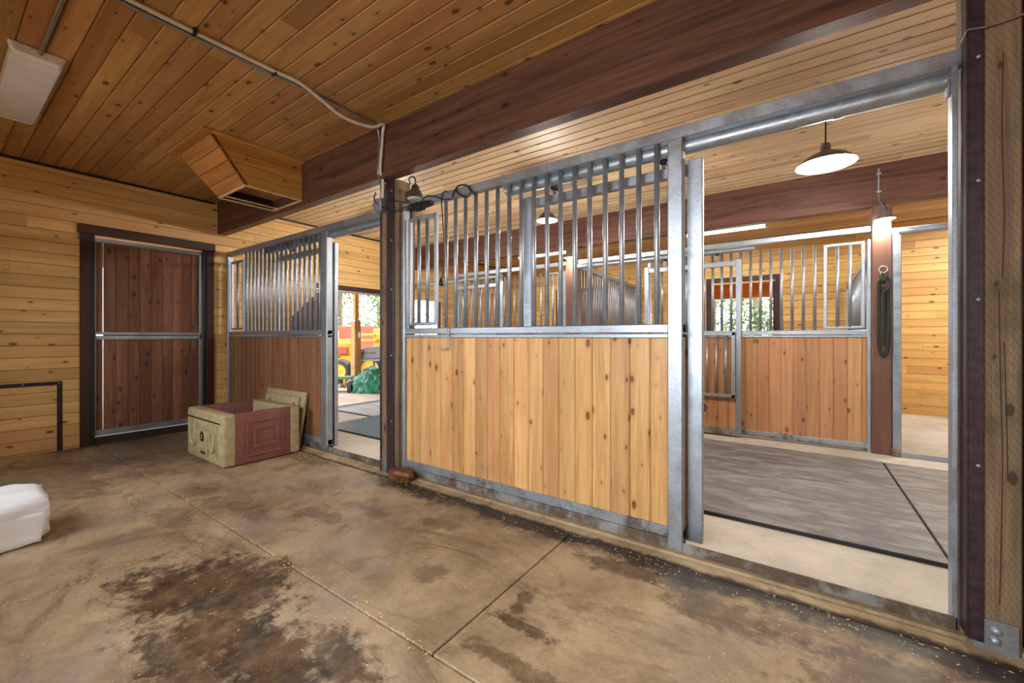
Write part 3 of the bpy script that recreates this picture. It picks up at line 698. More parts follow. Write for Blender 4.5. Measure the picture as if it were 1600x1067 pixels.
# ------------------------------------------------------------------ cords and clamp lamp on the rail
def cord(label, pts, r=.006, name='black_cord', cat='cord'):
    o = MB().tube(spline(pts, 8), r, 8).build(name, M['blackrub']); return tag(o, label, cat)
Yc = 2.462
P = lambda *a: [aty(px, py, yy) for (px, py, yy) in a]
cord('black cord sagging from the outlet box across the timber post', P((587, 300, 2.4), (585, 312, 2.39), (592, 320, 2.39), (605, 327, 2.42), (618, 329, 2.42), (630, 325, 2.44), (640, 321, 2.45)))
cord('thin black cord from behind the post to the rail', P((607, 311, 2.43), (615, 313, 2.43), (628, 316, 2.44), (645, 318, 2.47)), .004)
cord('long black cord hanging down in front of the bars', P((700, 300, 2.48), (695, 299, 2.47), (691, 304, 2.47), (690, 318, 2.47), (692, 345, 2.475), (694, 380, 2.475), (694, 415, 2.475), (690, 436, 2.475)), .005)
pl = MB().lathe([(0, .04), (.008, .04), (.012, .02), (.02, -.01), (.02, -.03), (0, -.03)], aty(689, 441, 2.475), 'Z', 12).build('plug_end', M['blackrub']); tag(pl, 'black plug at the end of the hanging cord', 'plug')
cord('black cord looped over the top rail left of the third bar', P((707, 308, 2.49), (709, 300, 2.48), (716, 291, 2.475), (724, 289, 2.47), (731, 291, 2.475), (736, 298, 2.48), (742, 303, 2.49)), .007)
cord('second black cord looped over the top rail', P((712, 296, 2.49), (716, 302, 2.47), (724, 307, 2.47), (732, 307, 2.475), (736, 300, 2.49)), .006)
cord('black cord lying along the top rail', P((655, 322, 2.47), (660, 312, 2.47), (668, 306, 2.47), (680, 307, 2.475), (690, 311, 2.475), (700, 311, 2.48), (706, 311, 2.48)), .005)
rr = random.Random(4); pts = []
for i in range(60):
    a = i * 2.3 + rr.uniform(-.6, .6); q = rr.uniform(.25, 1)
    pts.append(aty(656 + 22 * math.cos(a) * q, 322 - 4 * math.cos(a) * q + 8 * math.sin(a) * q, 2.455 + rr.uniform(-.025, .025)))
cord('tangled coil of black cord on the rail under the work lamp', pts, .0045)
e = empty('work_lamp', aty(648, 312, 2.47), 'grey bell-shaped work lamp perched on the rail beside the post', 'lamp')
lc = aty(649, 311, 2.475)
MB().lathe([(.075, 0), (.072, .014), (.05, .07), (.038, .082), (.035, .11), (.02, .125), (.008, .135), (0, .135)], lc, 'Z', 18).build('shade', plain('lamp_shade_grey', (84, 82, 80), .4, .4), e)
MB().lathe([(0, 0), (.07, -.002), (.072, .006)], lc, 'Z', 18).build('lens', M['lens'], e)
MB().tube(spline([lc + Vector((0, 0, .13)), lc + Vector((.0, 0, .17)), lc + Vector((-.03, 0, .205)), lc + Vector((-.08, 0, .2)), lc + Vector((-.1, .03, .16))], 6), .006, 8).build('cord', M['blackrub'], e)

# hook hung on the sill rail
e = empty('hay_hook', (-2.385, 2.48, 1.35), 'steel wire hook hanging over the sill rail of the honey pine panel', 'hook')
MB().tube(spline([(-2.39, 2.51, 1.35), (-2.39, 2.488, 1.355), (-2.39, 2.484, 1.32), (-2.388, 2.484, 1.22), (-2.39, 2.478, 1.175), (-2.41, 2.46, 1.158), (-2.44, 2.45, 1.17), (-2.455, 2.446, 1.195)], 6), .004, 8).build('wire', M['emt'], e)
MB().tube(spline([(-2.372, 2.51, 1.35), (-2.372, 2.488, 1.355), (-2.372, 2.484, 1.32), (-2.372, 2.484, 1.22), (-2.374, 2.478, 1.175), (-2.395, 2.46, 1.158)], 6), .004, 8).build('wire', M['emt'], e)

# ------------------------------------------------------------------ plastic box with leaning lid
e = empty('plastic_storage_box', (-4.9, 2.0, 0), 'open beige and maroon plastic storage box on the concrete floor', 'storage box')
x0, x1, y0, y1, H = -5.41, -4.49, 1.625, 2.37, .515
for (ya, yb) in ((y0, y0 + .125), (y1 - .125, y1)):
    MB().box(x0, x1, ya, yb, .006, H).build('long_wall', M['beige'], e, .03, 4)
for (xa, xb) in ((x0, x0 + .08), (x1 - .08, x1)):
    MB().box(xa + .002, xb - .002, y0 + .095, y1 - .095, .008, H - .004).build('end_wall', M['maroon'], e, .012, 3)
MB().box(x0 + .03, x1 - .03, y0 + .04, y1 - .04, .01, .05).build('bottom', M['dark'], e)
def frame(parent, pt, a0, a1, b0, b1, w, mat, name, dp=.009):
    """raised rectangular moulding; pt(a, b, d) maps panel coordinates to space"""
    s = MB()
    for (p, q, r_, t_) in ((a0, a1, b0, b0 + w), (a0, a1, b1 - w, b1), (a0, a0 + w, b0 + w, b1 - w), (a1 - w, a1, b0 + w, b1 - w)):
        s.hexa([pt(p, r_, -.01), pt(q, r_, -.01), pt(q, t_, -.01), pt(p, t_, -.01), pt(p, r_, dp), pt(q, r_, dp), pt(q, t_, dp), pt(p, t_, dp)])
    return s.build(name, mat, parent, .003, 2)
pe = lambda a, b_, d: (x1 + d, a, b_)
frame(e, pe, 1.83, 2.19, .075, .43, .022, M['maroon'], 'moulding')
frame(e, pe, 1.89, 2.14, .15, .365, .035, M['maroon'], 'moulding')
MB().box(x1 - .02, x1 + .004, 1.96, 2.08, .21, .31).build('raised_panel', M['maroon'], e, .003)
pf = lambda a, b_, d: (a, y0 - d, b_)
for (a, b_) in ((-5.34, -5.1), (-4.84, -4.6)):
    frame(e, pf, a, b_, .06, .4, .008, M['beige'], 'moulding', .011); frame(e, pf, a + .03, b_ - .03, .1, .35, .006, M['beige'], 'moulding', .011)
    xm = (a + b_) / 2
    MB().tube(spline([(xm - .045, y0 - .006, .31), (xm - .058, y0 - .006, .24), (xm - .045, y0 - .006, .17), (xm, y0 - .006, .135), (xm + .045, y0 - .006, .17), (xm + .058, y0 - .006, .24), (xm + .045, y0 - .006, .31)], 5), .011, 8).build('horseshoe_relief', M['beige'], e)
MB().lathe([(.058, 0), (.064, -.014), (.072, 0)], (-4.97, y0, .255), 'Y', 24).build('emblem_ring', M['beige'], e)
lg = MB().lathe([(0, -.012), (.05, -.012), (.054, 0)], (-4.97, y0, .255), 'Y', 24).build('round_emblem', M['logo'], e)
MB().slab([(-4.988, y0 - .0125, .262), (-4.952, y0 - .0125, .262), (-4.967, y0 - .0125, .278), (-4.973, y0 - .0125, .278)], .002).box(-4.992, -4.948, y0 - .0135, y0 - .011, .24, .247).build('emblem_print', M['logow'], lg)
for (xx, zz_, w) in ((-4.97, .36, .07), (-4.97, .335, .09), (-4.97, .165, .08)):
    MB().box(xx - w, xx + w, y0 - .011, y0 + .002, zz_ - .007, zz_ + .007).build('relief_band', M['beige'], e, .003)
MB().box(-5.03, -4.91, y0 - .003, y0 + .02, .075, .105).build('hand_slot', M['dark'], e, .004)
MB().box(-5.37, -4.56, y0 - .004, y0 + .01, .418, .434).build('rim_groove', M['dark'], e, .003)
e = empty('box_lid', (-4.8, 2.44, 0), 'beige plastic lid leaning on the brown stall panel behind the box', 'lid')
def leanq(xa, xb, s0, s1, off):  # points on the leaning plane
    f = lambda x, s, o_: (x, 2.385 + s * .095 - o_ * .99, .035 + s * .60 + o_ * .16)
    return [f(xa, s0, off), f(xb, s0, off), f(xb, s1, off), f(xa, s1, off)]
MB().slab(leanq(-5.5, -4.58, -.02, 1, 0), .035).build('rim_board', M['beige'], e, .008, 2)
MB().slab(leanq(-5.44, -4.66, .06, .9, .035), .036).build('inner_board', M['beige'], e, .008, 2)
for x in (-5.3, -4.74):
    MB().lathe([(0, -.006), (.012, -.004), (.014, 0)], leanq(x, x + .1, .78, .9, .036)[0], 'Y', 10).build('stud', M['dark'], e)

# ------------------------------------------------------------------ wrapped bale
def bale():
    bm = bmesh.new(); bmesh.ops.create_cube(bm, size=1)
    bmesh.ops.subdivide_edges(bm, edges=list(bm.edges), cuts=30, use_grid_fill=True)
    for v in bm.verts:
        x, y, z = v.co * 2
        r = (abs(x) ** 11 + abs(y) ** 11 + abs(z) ** 11) ** (1 / 11)
        x, y, z = x / r, y / r, z / r
        c_ = Vector((x * .215, y * .41, z * .148))
        if z > .0 and x > .1: c_.z -= .05 * (x - .1)
        if y > .6: c_.x *= 1 - .25 * (y - .6); c_.z *= 1 - .12 * (y - .6)
        n = noise.noise(Vector((x * 1.7, y * 3, z * 1.7))) * .014
        for (f_, am) in ((2.0, .016), (4.2, .012), (8.0, .005)):
            rd_ = 1 - 2 * abs(noise.noise(Vector((x * f_ + 3, y * f_ * 1.6, z * f_ + y * 2))))
            n += max(0, rd_ - .45) * am * (.35 if z > .8 else 1)
        c_ += Vector((x, y, z)).normalized() * (n - .01)
        v.co = Vector((-4.06, .05, .152)) + c_
        v.co.z = max(v.co.z, .002)
    me = bpy.data.meshes.new('wrapped_bale'); bm.to_mesh(me); bm.free()
    e = empty('wrapped_bale', (-4.06, .05, 0), 'white plastic wrapped bale lying on the floor at the left picture edge', 'bale')
    pm = plain('white_plastic_wrap', (228, 230, 234), .28, 0, .03, 6)
    o = link('wrap', me, pm, e); me.polygons.foreach_set('use_smooth', [True] * len(me.polygons))
    # torn flap of film along the near side
    nu, nv = 26, 7; vs = []; fs = []
    for i in range(nu):
        for j in range(nv):
            y = -.36 + .8 * i / (nu - 1); t = j / (nv - 1)
            wv = noise.noise(Vector((y * 9, t * 2, 3))) * .02 + noise.noise(Vector((y * 21, t * 5, 8))) * .008
            vs.append((-3.845 + wv + .03 * t, y - .03 * t * (i / nu), .185 - t * (.175 + .02 * noise.noise(Vector((y * 6, 1, 1))))))
    for i in range(nu - 1):
        for j in range(nv - 1): fs.append((i * nv + j, i * nv + j + 1, (i + 1) * nv + j + 1, (i + 1) * nv + j))
    b = MB(); b.add(vs, fs, True); fo = b.build('film_flap', pm, e)
    md = fo.modifiers.new('th', 'SOLIDIFY'); md.thickness = .002
bale()

# ------------------------------------------------------------------ brush by the post
def brush():
    bm = bmesh.new(); bmesh.ops.create_uvsphere(bm, u_segments=28, v_segments=14, radius=1)
    for v in bm.verts:
        x, y, z = v.co; z = max(z, -.45)
        v.co = Vector((x * .135, y * .072, z * .058 + noise.noise(v.co * 3) * .006))
    me = bpy.data.meshes.new('back'); bm.to_mesh(me); bm.free(); me.polygons.foreach_set('use_smooth', [True] * len(me.polygons))
    e = empty('scrub_brush', (-2.8, 2.33, 0), 'worn brown scrub brush lying on the kerb at the foot of the middle post', 'brush')
    o = link('back', me, plain('brush_back', (104, 58, 34), .45, 0, .2), e)
    mt = Matrix.Translation((-2.8, 2.35, .085)) @ Matrix.Rotation(.12, 4, 'Z') @ Matrix.Rotation(-.45, 4, 'X'); o.matrix_basis = mt
    b = MB(); r = random.Random(3)
    for i in range(420):
        u, v = r.uniform(-1, 1), r.uniform(-1, 1)
        if u * u + v * v > .95: continue
        p0 = mt @ Vector((u * .105, v * .058, -.02)); p1 = mt @ Vector((u * .11 + r.uniform(-.006, .006), v * .062 - .012 + r.uniform(-.006, .006), -.05 - r.uniform(0, .02)))
        p1.z = max(p1.z, .004); b.tube([p0, p1], .0018, 4, False)
    br_ = b.build('bristles', plain('bristle_straw', (136, 94, 44), .8), e); br_['kind'] = 'stuff'
brush()

# ------------------------------------------------------------------ floor mats
def mat_(label, x0, x1, y0, y1):
    e = empty('rubber_mat', ((x0 + x1) / 2, (y0 + y1) / 2, 0), label, 'mat', 'rubber mats on the aisle floor')
    MB().box(x0, x1, y0, y1, .001, .024).build('mat_core', M['blackrub'], e, .004)
    MB().box(x0 + .008, x1 - .008, y0 + .008, y1 - .008, .023, .026).build('top_sheet', M['mat'], e, .002)
mat_('large grey rubber mat in the aisle inside the right doorway', -2.9, .695, 3.2, 5.46)
mat_('grey rubber mat right of the seam inside the right doorway', .698, 3.2, 3.2, 5.44)
e = empty('pale_mat', (-6.05, 4.8, 0), 'pale grey floor mat with black border by the barn opening', 'mat', 'rubber mats on the aisle floor')
MB().box(-6.62, -5.5, 4.08, 5.6, .001, .012).build('mat_sheet', M['matG'], e, .003)
MB().box(-6.66, -5.46, 4.03, 4.08, .001, .014).box(-6.66, -6.62, 4.08, 5.6, .001, .014).box(-5.5, -5.46, 4.08, 5.6, .001, .014).build('border', M['black'], e)
e = empty('ribbed_mat', (-5, 3.7, 0), 'dark ribbed rubber mat with bluish reflections in its colour inside the left doorway', 'mat')
MB().box(-5.5, -3.35, 3.2, 4.4, .001, .012).build('base', M['blackrub'], e)
me = None
ribm = bpy.data.meshes.new('rib'); rb = MB().box(-.5, .5, -.011, .011, 0, .01); ribm.from_pydata(rb.v, [], rb.f); ribm.materials.append(plain('rib_rubber_sheen', (70, 98, 116), .35))  # blue in the rib colour stands for reflections on the rubber
for i in range(26):
    y = 3.23 + i * .0445
    o = bpy.data.objects.new('rib', ribm); COL.objects.link(o); o.parent = e; o.matrix_parent_inverse = Matrix.Translation(-Vector(e.location)); o.location = (-4.425, y, .012); o.scale = (2.13, 1, 1)

# brown slanted panel against the plank wall behind the left grille
e = empty('slanted_board_panel', (-6.68, 3.6, 0), 'dark brown slant-topped board panel on the plank wall behind the left grille', 'panel')
for i in range(4):
    ya = 3.39 + i * .12; yb = ya + .117; za, zb = 1.57 + (ya - 3.39) * .97, 1.57 + (yb - 3.39) * .97
    MB().hexa([(XW + .002, ya, 0), (XW + .03, ya, 0), (XW + .03, yb, 0), (XW + .002, yb, 0), (XW + .002, ya, za), (XW + .03, ya, za), (XW + .03, yb, zb), (XW + .002, yb, zb)]).build('board', M['trimD'], e, .003)

# ------------------------------------------------------------------ lamps
warm = (1.0, .95, .86)
glow = plain('lamp_glow', (255, 244, 220), .5, emit=(255, 240, 214), es=14)
shade_o = plain('shade_outer_dark', (96, 90, 84), .35, .1); shade_t = plain('shade_translucent', (210, 200, 185), .35)
for sm_ in (shade_t,):
    sm_.node_tree.nodes['Principled BSDF'].inputs['Transmission Weight'].default_value = .75; sm_.node_tree.nodes['Principled BSDF'].inputs['Roughness'].default_value = .6; sm_.node_tree.nodes['Principled BSDF'].inputs['IOR'].default_value = 1.1; shade_i = plain('shade_inner_white', (235, 232, 225), .5)
def pendant(x, y, z, rad, label, energy, top=CEIL - .01, ztop=None, clear=False):
    e = empty('pendant_lamp', (x, y, z), label, 'lamp', 'pendant lamps in the aisle')
    MB().lathe([(rad, 0), (rad * .93, .02), (rad * .62, .07), (rad * .3, .1), (.035, .115), (.035, .15), (.028, .17), (0, .172)], (x, y, z), 'Z', 32).build('shade', shade_t if clear else shade_o, e)
    if not clear: MB().lathe([(rad - .004, 0.001), (rad * .92, .016), (rad * .61, .064), (rad * .29, .094), (0, .1)], (x, y, z), 'Z', 32).build('shade_lining', shade_i, e)
    MB().lathe([(0, -.012), (rad * .5, -.008), (rad * .9, .002), (rad * .96, .008)], (x, y, z), 'Z', 32).build('diffuser', glow, e)
    MB().tube([(x, y, z + .165), (x, y, top)], .006, 8).build('cord', M['blackrub'], e)
    MB().lathe([(.05, 0), (.05, .012), (0, .012)], (x, y, top - .004), 'Z', 16).build('ceiling_rose', M['white'], e)
    if clear:
        l = light('pendant_uplight', 'POINT', (x, y, z + .21), energy * .06, warm, shadow_soft_size=.12); l.parent = e; l.matrix_parent_inverse = Matrix.Translation(-Vector((x, y, z)))
    l = light('pendant_light', 'POINT', (x, y, z - .07), energy, warm, shadow_soft_size=.07); l.parent = e; l.matrix_parent_inverse = Matrix.Translation(-Vector((x, y, z)))
    return e
pendant(.19, 4.2, 2.67, .205, 'lit pendant lamp with wide shade seen through the right doorway', 100)
pendant(-2.46, 4.27, 2.66, .125, 'lit pendant lamp with dark shade seen through the near bars', 95)
pendant(-5.2, 4.25, 2.66, .125, 'lit pendant lamp peeking out left of the middle post', 85)
pendant(2.9, 4.2, 2.67, .205, 'lit pendant lamp further along the aisle to the right', 85)
def beam_lamp(x, label):
    y, z = 5.76, 2.5
    e = empty('beam_lamp', (x, y, z), label, 'lamp', 'small lamps on the far beam')
    MB().lathe([(.088, 0), (.08, .015), (.045, .04), (.035, .09), (.02, .12), (0, .122)], (x, y, z), 'Z', 24).build('shade', shade_o, e)
    MB().lathe([(0, -.015), (.05, -.012), (.078, .002), (.08, .012)], (x, y, z), 'Z', 24).build('bulb', glow, e)
    MB().tube(spline([(x, y, z + .115), (x - .02, y + .08, z + .2), (x - .025, 5.955, z + .3), (x - .025, 5.955, CEIL - .05)], 6), .007, 8).build('conduit', M['galv'], e)
    for zz_ in (2.85, 3.05): MB().box(x - .045, x - .005, 5.945, 5.97, zz_ - .008, zz_ + .008).build('clip', M['galv'], e)
    l = light('beam_lamp_light', 'POINT', (x, y, z - .05), 22, warm, shadow_soft_size=.06); l.parent = e; l.matrix_parent_inverse = Matrix.Translation(-Vector((x, y, z)))
beam_lamp(.755, 'small lit lamp above the brown post with the lead rope')
beam_lamp(-2.92, 'small lit lamp above the far left brown post')
tube_glow = plain('tube_glow', (255, 250, 240), .5, emit=(255, 246, 230), es=9)
def strip(x0, x1, y, label, en=45):
    e = empty('strip_light', ((x0 + x1) / 2, y, 3.1), label, 'strip light')
    MB().box(x0, x1, y - .06, y + .06, 3.11, CEIL).build('housing', M['white'], e, .006)
    MB().tube([(x0 + .01, y, 3.095), (x1 - .01, y, 3.095)], .03, 12).build('tube', tube_glow, e)
    MB().box(x0 - .01, x0 + .02, y - .06, y + .06, 3.06, CEIL).build('end_cap', M['white'], e, .005); MB().box(x1 - .02, x1 + .01, y - .06, y + .06, 3.06, CEIL).build('end_cap', M['white'], e, .005)
    l = light('strip_light_lamp', 'AREA', ((x0 + x1) / 2, y, 3.05), 42, (1, .98, .93), (0, 0, 0), shape='RECTANGLE', size=x1 - x0, size_y=.08); l.data.energy = en; l.parent = e; l.matrix_parent_inverse = Matrix.Translation(-Vector(e.location))
strip(-1.65, -.41, 7.9, 'glowing strip light in the far stall seen through the right doorway')
strip(-5.3, -3.95, 7.9, 'glowing strip light in the far stall seen through the near bars')
strip(1.8, 3.2, 7.9, 'strip light over the yellow stall beyond the brown post', 110)

# ------------------------------------------------------------------ lead rope and purple strap
e = empty('lead_rope', (.745, 5.88, 1.1), 'dark green lead rope looped from a ring on the red brown post', 'rope')
ro = plain('dark_green_rope', (34, 42, 34), .85, 0, .3, 120)
yy = 5.885
c0 = aty(1380, 421, yy)
MB().tube([c0 + Vector((.035 * math.cos(a), 0, .035 * math.sin(a))) for a in [i * math.pi / 10 for i in range(20)]], .006, 8, closed=True).build('ring', M['galv'], e)
MB().tube(spline(P((1377, 433, yy), (1374, 441, yy), (1373, 455, yy), (1373, 500, yy), (1373, 535, yy), (1376, 551, yy), (1381, 556, yy), (1386, 548, yy), (1388, 530, yy), (1388, 490, yy), (1387, 460, yy), (1385, 450, yy - .02), (1381, 449, yy - .02), (1379, 456, yy - .01)), 6), .016, 10).build('rope_loop', ro, e)
MB().tube(spline(P((1380, 430, yy - .01), (1385, 431, yy - .02), (1389, 440, yy - .02), (1388, 450, yy - .025), (1383, 454, yy - .03), (1381, 460, yy - .02), (1381, 500, yy), (1380, 540, yy)), 6), .014, 10).build('rope_end', ro, e)
MB().tube(spline(P((1378, 428, yy - .01), (1376, 434, yy - .03), (1379, 439, yy - .03), (1383, 434, yy - .03), (1380, 428, yy - .02)), 5), .016, 10).build('knot', ro, e)
MB().tube(spline(P((1377, 424, yy - .01), (1375, 430, yy - .01), (1373, 438, yy - .01)), 4), .008, 8).build('snap', plain('brass_snap', (196, 164, 104), .35, .8), e)
o = MB().tube(spline(P((1090, 622, 5.79), (1097, 628, 5.78), (1102, 634, 5.78), (1101, 641, 5.78), (1093, 646, 5.79)), 6), .012, 8).build('purple_strap', plain('purple_webbing', (70, 28, 110), .6)); tag(o, 'purple strap loop hanging on the far sliding door', 'strap')

# ------------------------------------------------------------------ debris on the floor
r = random.Random(21); vs = []; fs = []
def chip(x, y, s):
    if -4.35 < x < -3.75 and y < .55: return
    a = r.uniform(0, 6.28); l, w = s * r.uniform(.6, 1.6), s * r.uniform(.2, .5); z = .002 + r.uniform(0, .003)
    u = Vector((math.cos(a), math.sin(a), 0)) * l; v = Vector((-math.sin(a), math.cos(a), 0)) * w; c_ = Vector((x, y, z)); n = len(vs)
    vs.extend([c_ - u - v, c_ + u - v + Vector((0, 0, .002)), c_ + u + v, c_ - u + v + Vector((0, 0, .001)), c_ + Vector((0, 0, .003))]); fs.extend([(n, n + 1, n + 4), (n + 1, n + 2, n + 4), (n + 2, n + 3, n + 4), (n + 3, n, n + 4)])
for i in range(900): chip(r.uniform(-6, .9), r.uniform(.2, 2.34), r.uniform(.002, .006))
for i in range(500): chip(r.uniform(-5.2, .9), 2.38 - abs(r.gauss(0, .09)), r.uniform(.002, .006))
for i in range(260): chip(r.uniform(-4.6, -1.2), 1.16 + r.gauss(0, .02), r.uniform(.002, .007))
for i in range(140): chip(-3.05 + r.gauss(0, .02), r.uniform(.2, 1.16), r.uniform(.002, .006))
for i in range(160): chip(r.gauss(-4.3, .15), r.gauss(2.3, .06), r.uniform(.003, .007))
db = MB(); db.add(vs, fs); o = db.build('wood_shavings', plain('straw_shavings', (206, 176, 118), .8)); tag(o, 'fine wood shavings scattered over the concrete floor', 'shavings', kind='stuff')

# ------------------------------------------------------------------ outdoors
tag(MB().box(-60, 60, -40, 60, -.2, -.02).build('ground', M['gravel']), kind='structure')
# porch on the barn-opening side
tag(MB().box(-9.4, XW - .14, 1.0, 12, 2.56, 2.64).build('roof_porch', M['yelX']), kind='structure')
tag(MB().box(-8.5, -8.34, 1.0, 12, 2.30, 2.56).build('porch_beam', M['yel'], None, .01), 'honey coloured porch beam outside the barn opening', 'beam')
pc = att(556, 560, 9.9); e = empty('porch_post', (pc.x, pc.y, -.02), 'wooden porch post with a wider boxed base outside the barn opening', 'post')
MB().box(pc.x - .05, pc.x + .05, pc.y - .05, pc.y + .05, 1.66, 2.3).build('upper_post', M['yel'], e, .005)
MB().box(pc.x - .085, pc.x + .085, pc.y - .085, pc.y + .085, -.02, 1.64).build('boxed_base', M['rough'], e, .006)
MB().box(pc.x - .075, pc.x + .075, pc.y - .075, pc.y + .075, 1.64, 1.67).build('cap_plate', M['galv'], e)
MB().box(pc.x + .085, pc.x + .125, pc.y + .0, pc.y + .08, 1.25, 1.38).build('outlet', M['white'], e, .01)
yp = plain('tractor_yellow', (206, 150, 24), .45, 0, .06); tire = plain('tyre_rubber', (52, 50, 48), .8); rust = plain('rust_red_paint', (150, 66, 46), .7)
grn = plain('mower_green', (84, 112, 66), .5); tarpm = plain('green_tarp', (26, 104, 78), .35, 0, .2, 4); greyp = plain('grey_hood_plastic', (150, 150, 156), .4)
# tractor: chassis lies across the view
tc = att(552, 560, 11.8); ax = (RGT * 1.0).normalized(); fw = FWD.copy()
def W(c_, a, h, d): q = c_ + ax * a + fw * d; return (q.x, q.y, h)
def wbox(c_, a0, a1, h0, h1, d0, d1): return MB().hexa([W(c_, a0, h0, d0), W(c_, a1, h0, d0), W(c_, a1, h0, d1), W(c_, a0, h0, d1), W(c_, a0, h1, d0), W(c_, a1, h1, d0), W(c_, a1, h1, d1), W(c_, a0, h1, d1)])
e = empty('tractor', (tc.x, tc.y, -.02), 'yellow tractor with loader parked outside behind the porch post', 'tractor')
wbox(tc, -1.1, 1.2, .45, .72, .1, .6).build('chassis', yp, e, .03)
wbox(tc, -1.0, -.05, .72, 1.12, .12, .6).build('hood', yp, e, .05, 2)
wbox(tc, .55, 1.15, .72, 1.5, .05, .7).build('loader_tower', yp, e, .04, 2)
wbox(tc, -.9, .7, 1.12, 1.2, -.05, .03).build('loader_arm', yp, e, .02)
wbox(tc, -.05, .6, 1.28, 1.36, -.05, .03).build('loader_arm', yp, e, .02)
wbox(tc, -.95, -.2, .75, .98, .06, .13).build('side_panel', rust, e, .02)
def wheel(a, r_, w_, d):
    c_ = Vector(W(tc, a, r_ - .06, d)); pts = []
    o_ = MB(); n = 22
    def ring(rr, dd): return [c_ + ax * (rr * math.cos(2 * math.pi * k_ / n)) + UP * (rr * math.sin(2 * math.pi * k_ / n)) + fw * dd for k_ in range(n)]
    def loft(rings, name, mt, par, cap=False):
        b = MB(); vs_ = [v for rg in rings for v in rg]; fs_ = []
        for i in range(len(rings) - 1):
            for k_ in range(n): fs_.append((i * n + k_, i * n + (k_ + 1) % n, (i + 1) * n + (k_ + 1) % n, (i + 1) * n + k_))
        if cap: fs_.append(tuple(range(n)))
        b.add(vs_, fs_, True); return b.build(name, mt, par)
    ty = loft([ring(r_ * .6, 0), ring(r_ * .85, -.02), ring(r_, .03), ring(r_, w_), ring(r_ * .6, w_)], 'wheel', tire, e)
    loft([ring(r_ * .62, .005), ring(r_ * .5, .03), ring(r_ * .2, .01), ring(.01, 0)], 'rim', yp, ty)
wheel(-.38, .34, .2, -.12); wheel(.52, .42, .26, -.15)
tr = att(545, 540, 15); e = empty('red_trailer', (tr.x, tr.y, -.02), 'rust red trailer behind the yellow tractor', 'trailer')
wbox(tr, -1.6, 1.05, .8, 1.66, 0, .08).build('side_wall', rust, e, .02); wbox(tr, -1.6, 1.05, .5, .7, 0, 1.4).build('bed', rust, e, .02)
for a in (-1.0, .4): wbox(tr, a, a + .5, .0, .5, .1, .3).build('wheel', tire, e, .1, 2)
wbox(tr, -1.15, -.35, .95, 1.5, -.06, -.005).build('mesh_panel', plain('pale_mesh', (206, 190, 170), .8, 0, .4, 60), e)
# mower
mc = att(536, 600, 9.5); e = empty('lawn_mower', (mc.x, mc.y, -.02), 'green mower with a caster wheel partly under the tarp', 'mower')
wbox(mc, -.5, .2, .27, .34, 0, .3).build('frame', grn, e, .01); wbox(mc, -.6, .0, .08, .18, -.1, .4).build('deck', plain('mower_deck_grey', (176, 178, 180), .4, .3), e, .03, 2)
wbox(mc, .0, .06, .06, .3, .0, .05).build('fork', yp, e, .01)
cw = Vector(W(mc, .2, .1, -.02)); MB().tube([cw + ax * -.045, cw + ax * .045], .15, 18).build('caster_wheel', tire, e)
MB().tube(spline([W(mc, -.3, .3, .1), W(mc, -.28, .7, .1), W(mc, -.2, .8, .1), W(mc, -.1, .78, .1)], 5), .015, 8).build('steering_lever', M['black'], e)
wbox(mc, -.22, .0, .17, .27, .02, .2).build('bracket', M['black'], e, .01)
# grey hood on legs
hc = att(576, 550, 10.0); e = empty('grey_hood_cart', (hc.x, hc.y, -.02), 'grey hooded cart standing behind the green tarp', 'cart')
prof = [(-.36, .70), (.9, .78), (.9, 1.06), (-.05, 1.02), (-.22, .95)]
b = MB(); n = len(prof); vs_ = [W(hc, a, h, d) for d in (0, .55) for (a, h) in prof]
b.add(vs_, [tuple(range(n)), tuple(range(n, 2 * n))[::-1]] + [(i, n + i, n + (i + 1) % n, (i + 1) % n) for i in range(n)]); b.build('hood', greyp, e, .02, 2)
wbox(hc, -.38, .9, .68, .72, -.02, .57).build('rim', plain('hood_rim', (196, 196, 200), .4), e, .01)
wbox(hc, .2, .5, .42, .72, .1, .4).build('engine', M['black'], e, .03, 2)
for a in (.08, .8): wbox(hc, a, a + .03, -.02, .7, .1, .13).build('leg', M['black'], e)
for k_ in range(10):
    a = -.17 + k_ * .036
    if k_ == 4: wbox(hc, a, a + .02, .865, .875, -.004, .01).build('letter_mark', M['black'], e); continue
    wbox(hc, a, a + .01, .84, .9, -.004, .01).build('letter_mark', M['black'], e); wbox(hc, a + .012, a + .026, .89 if k_ % 2 else .84, .9 if k_ % 2 else .85, -.004, .01).build('letter_mark', M['black'], e)
# tarp heap
bm = bmesh.new(); bmesh.ops.create_icosphere(bm, subdivisions=5, radius=1); tcn = att(584, 600, 9.45)
for v in bm.verts:
    p_ = v.co.copy(); q = p_ * 2.2
    rd = 1 - abs(noise.noise(q)) * .35 + (.5 - abs(noise.noise(q * 2.1))) * .16 - abs(noise.noise(q * 4)) * .07
    hgt = .66 - .26 * max(0, p_.x) - .1 * max(0, -p_.x)
    a, h, d = p_.x * .55 * rd, max(0, p_.z) * hgt * rd, p_.y * .22 * rd
    v.co = Vector(W(tcn, a, h - .06, d))
me = bpy.data.meshes.new('tarp_heap'); bm.to_mesh(me); bm.free()
tag(link('tarp_heap', me, tarpm), 'crumpled green tarp heap on the gravel outside the barn opening', 'tarp')
# rear porch seen through the window
rp = MB().box(-8, 5, YW + .16, 12.0, 2.72, 2.8).build('roof_porch_rear', M['yel']); tag(rp, kind='structure')
tag(MB().box(-8, 5, 11.3, 11.46, 2.20, 2.58).build('porch_beam', M['yelX'], None, .01), 'orange stained porch beam outside the far window', 'beam')
for x in (-3.4, -2.7, -2.0, -1.3, -.6, .1): MB().box(x - .03, x + .03, YW + .16, 12, 2.58, 2.72).build('rafter', M['yel'], rp, .005)
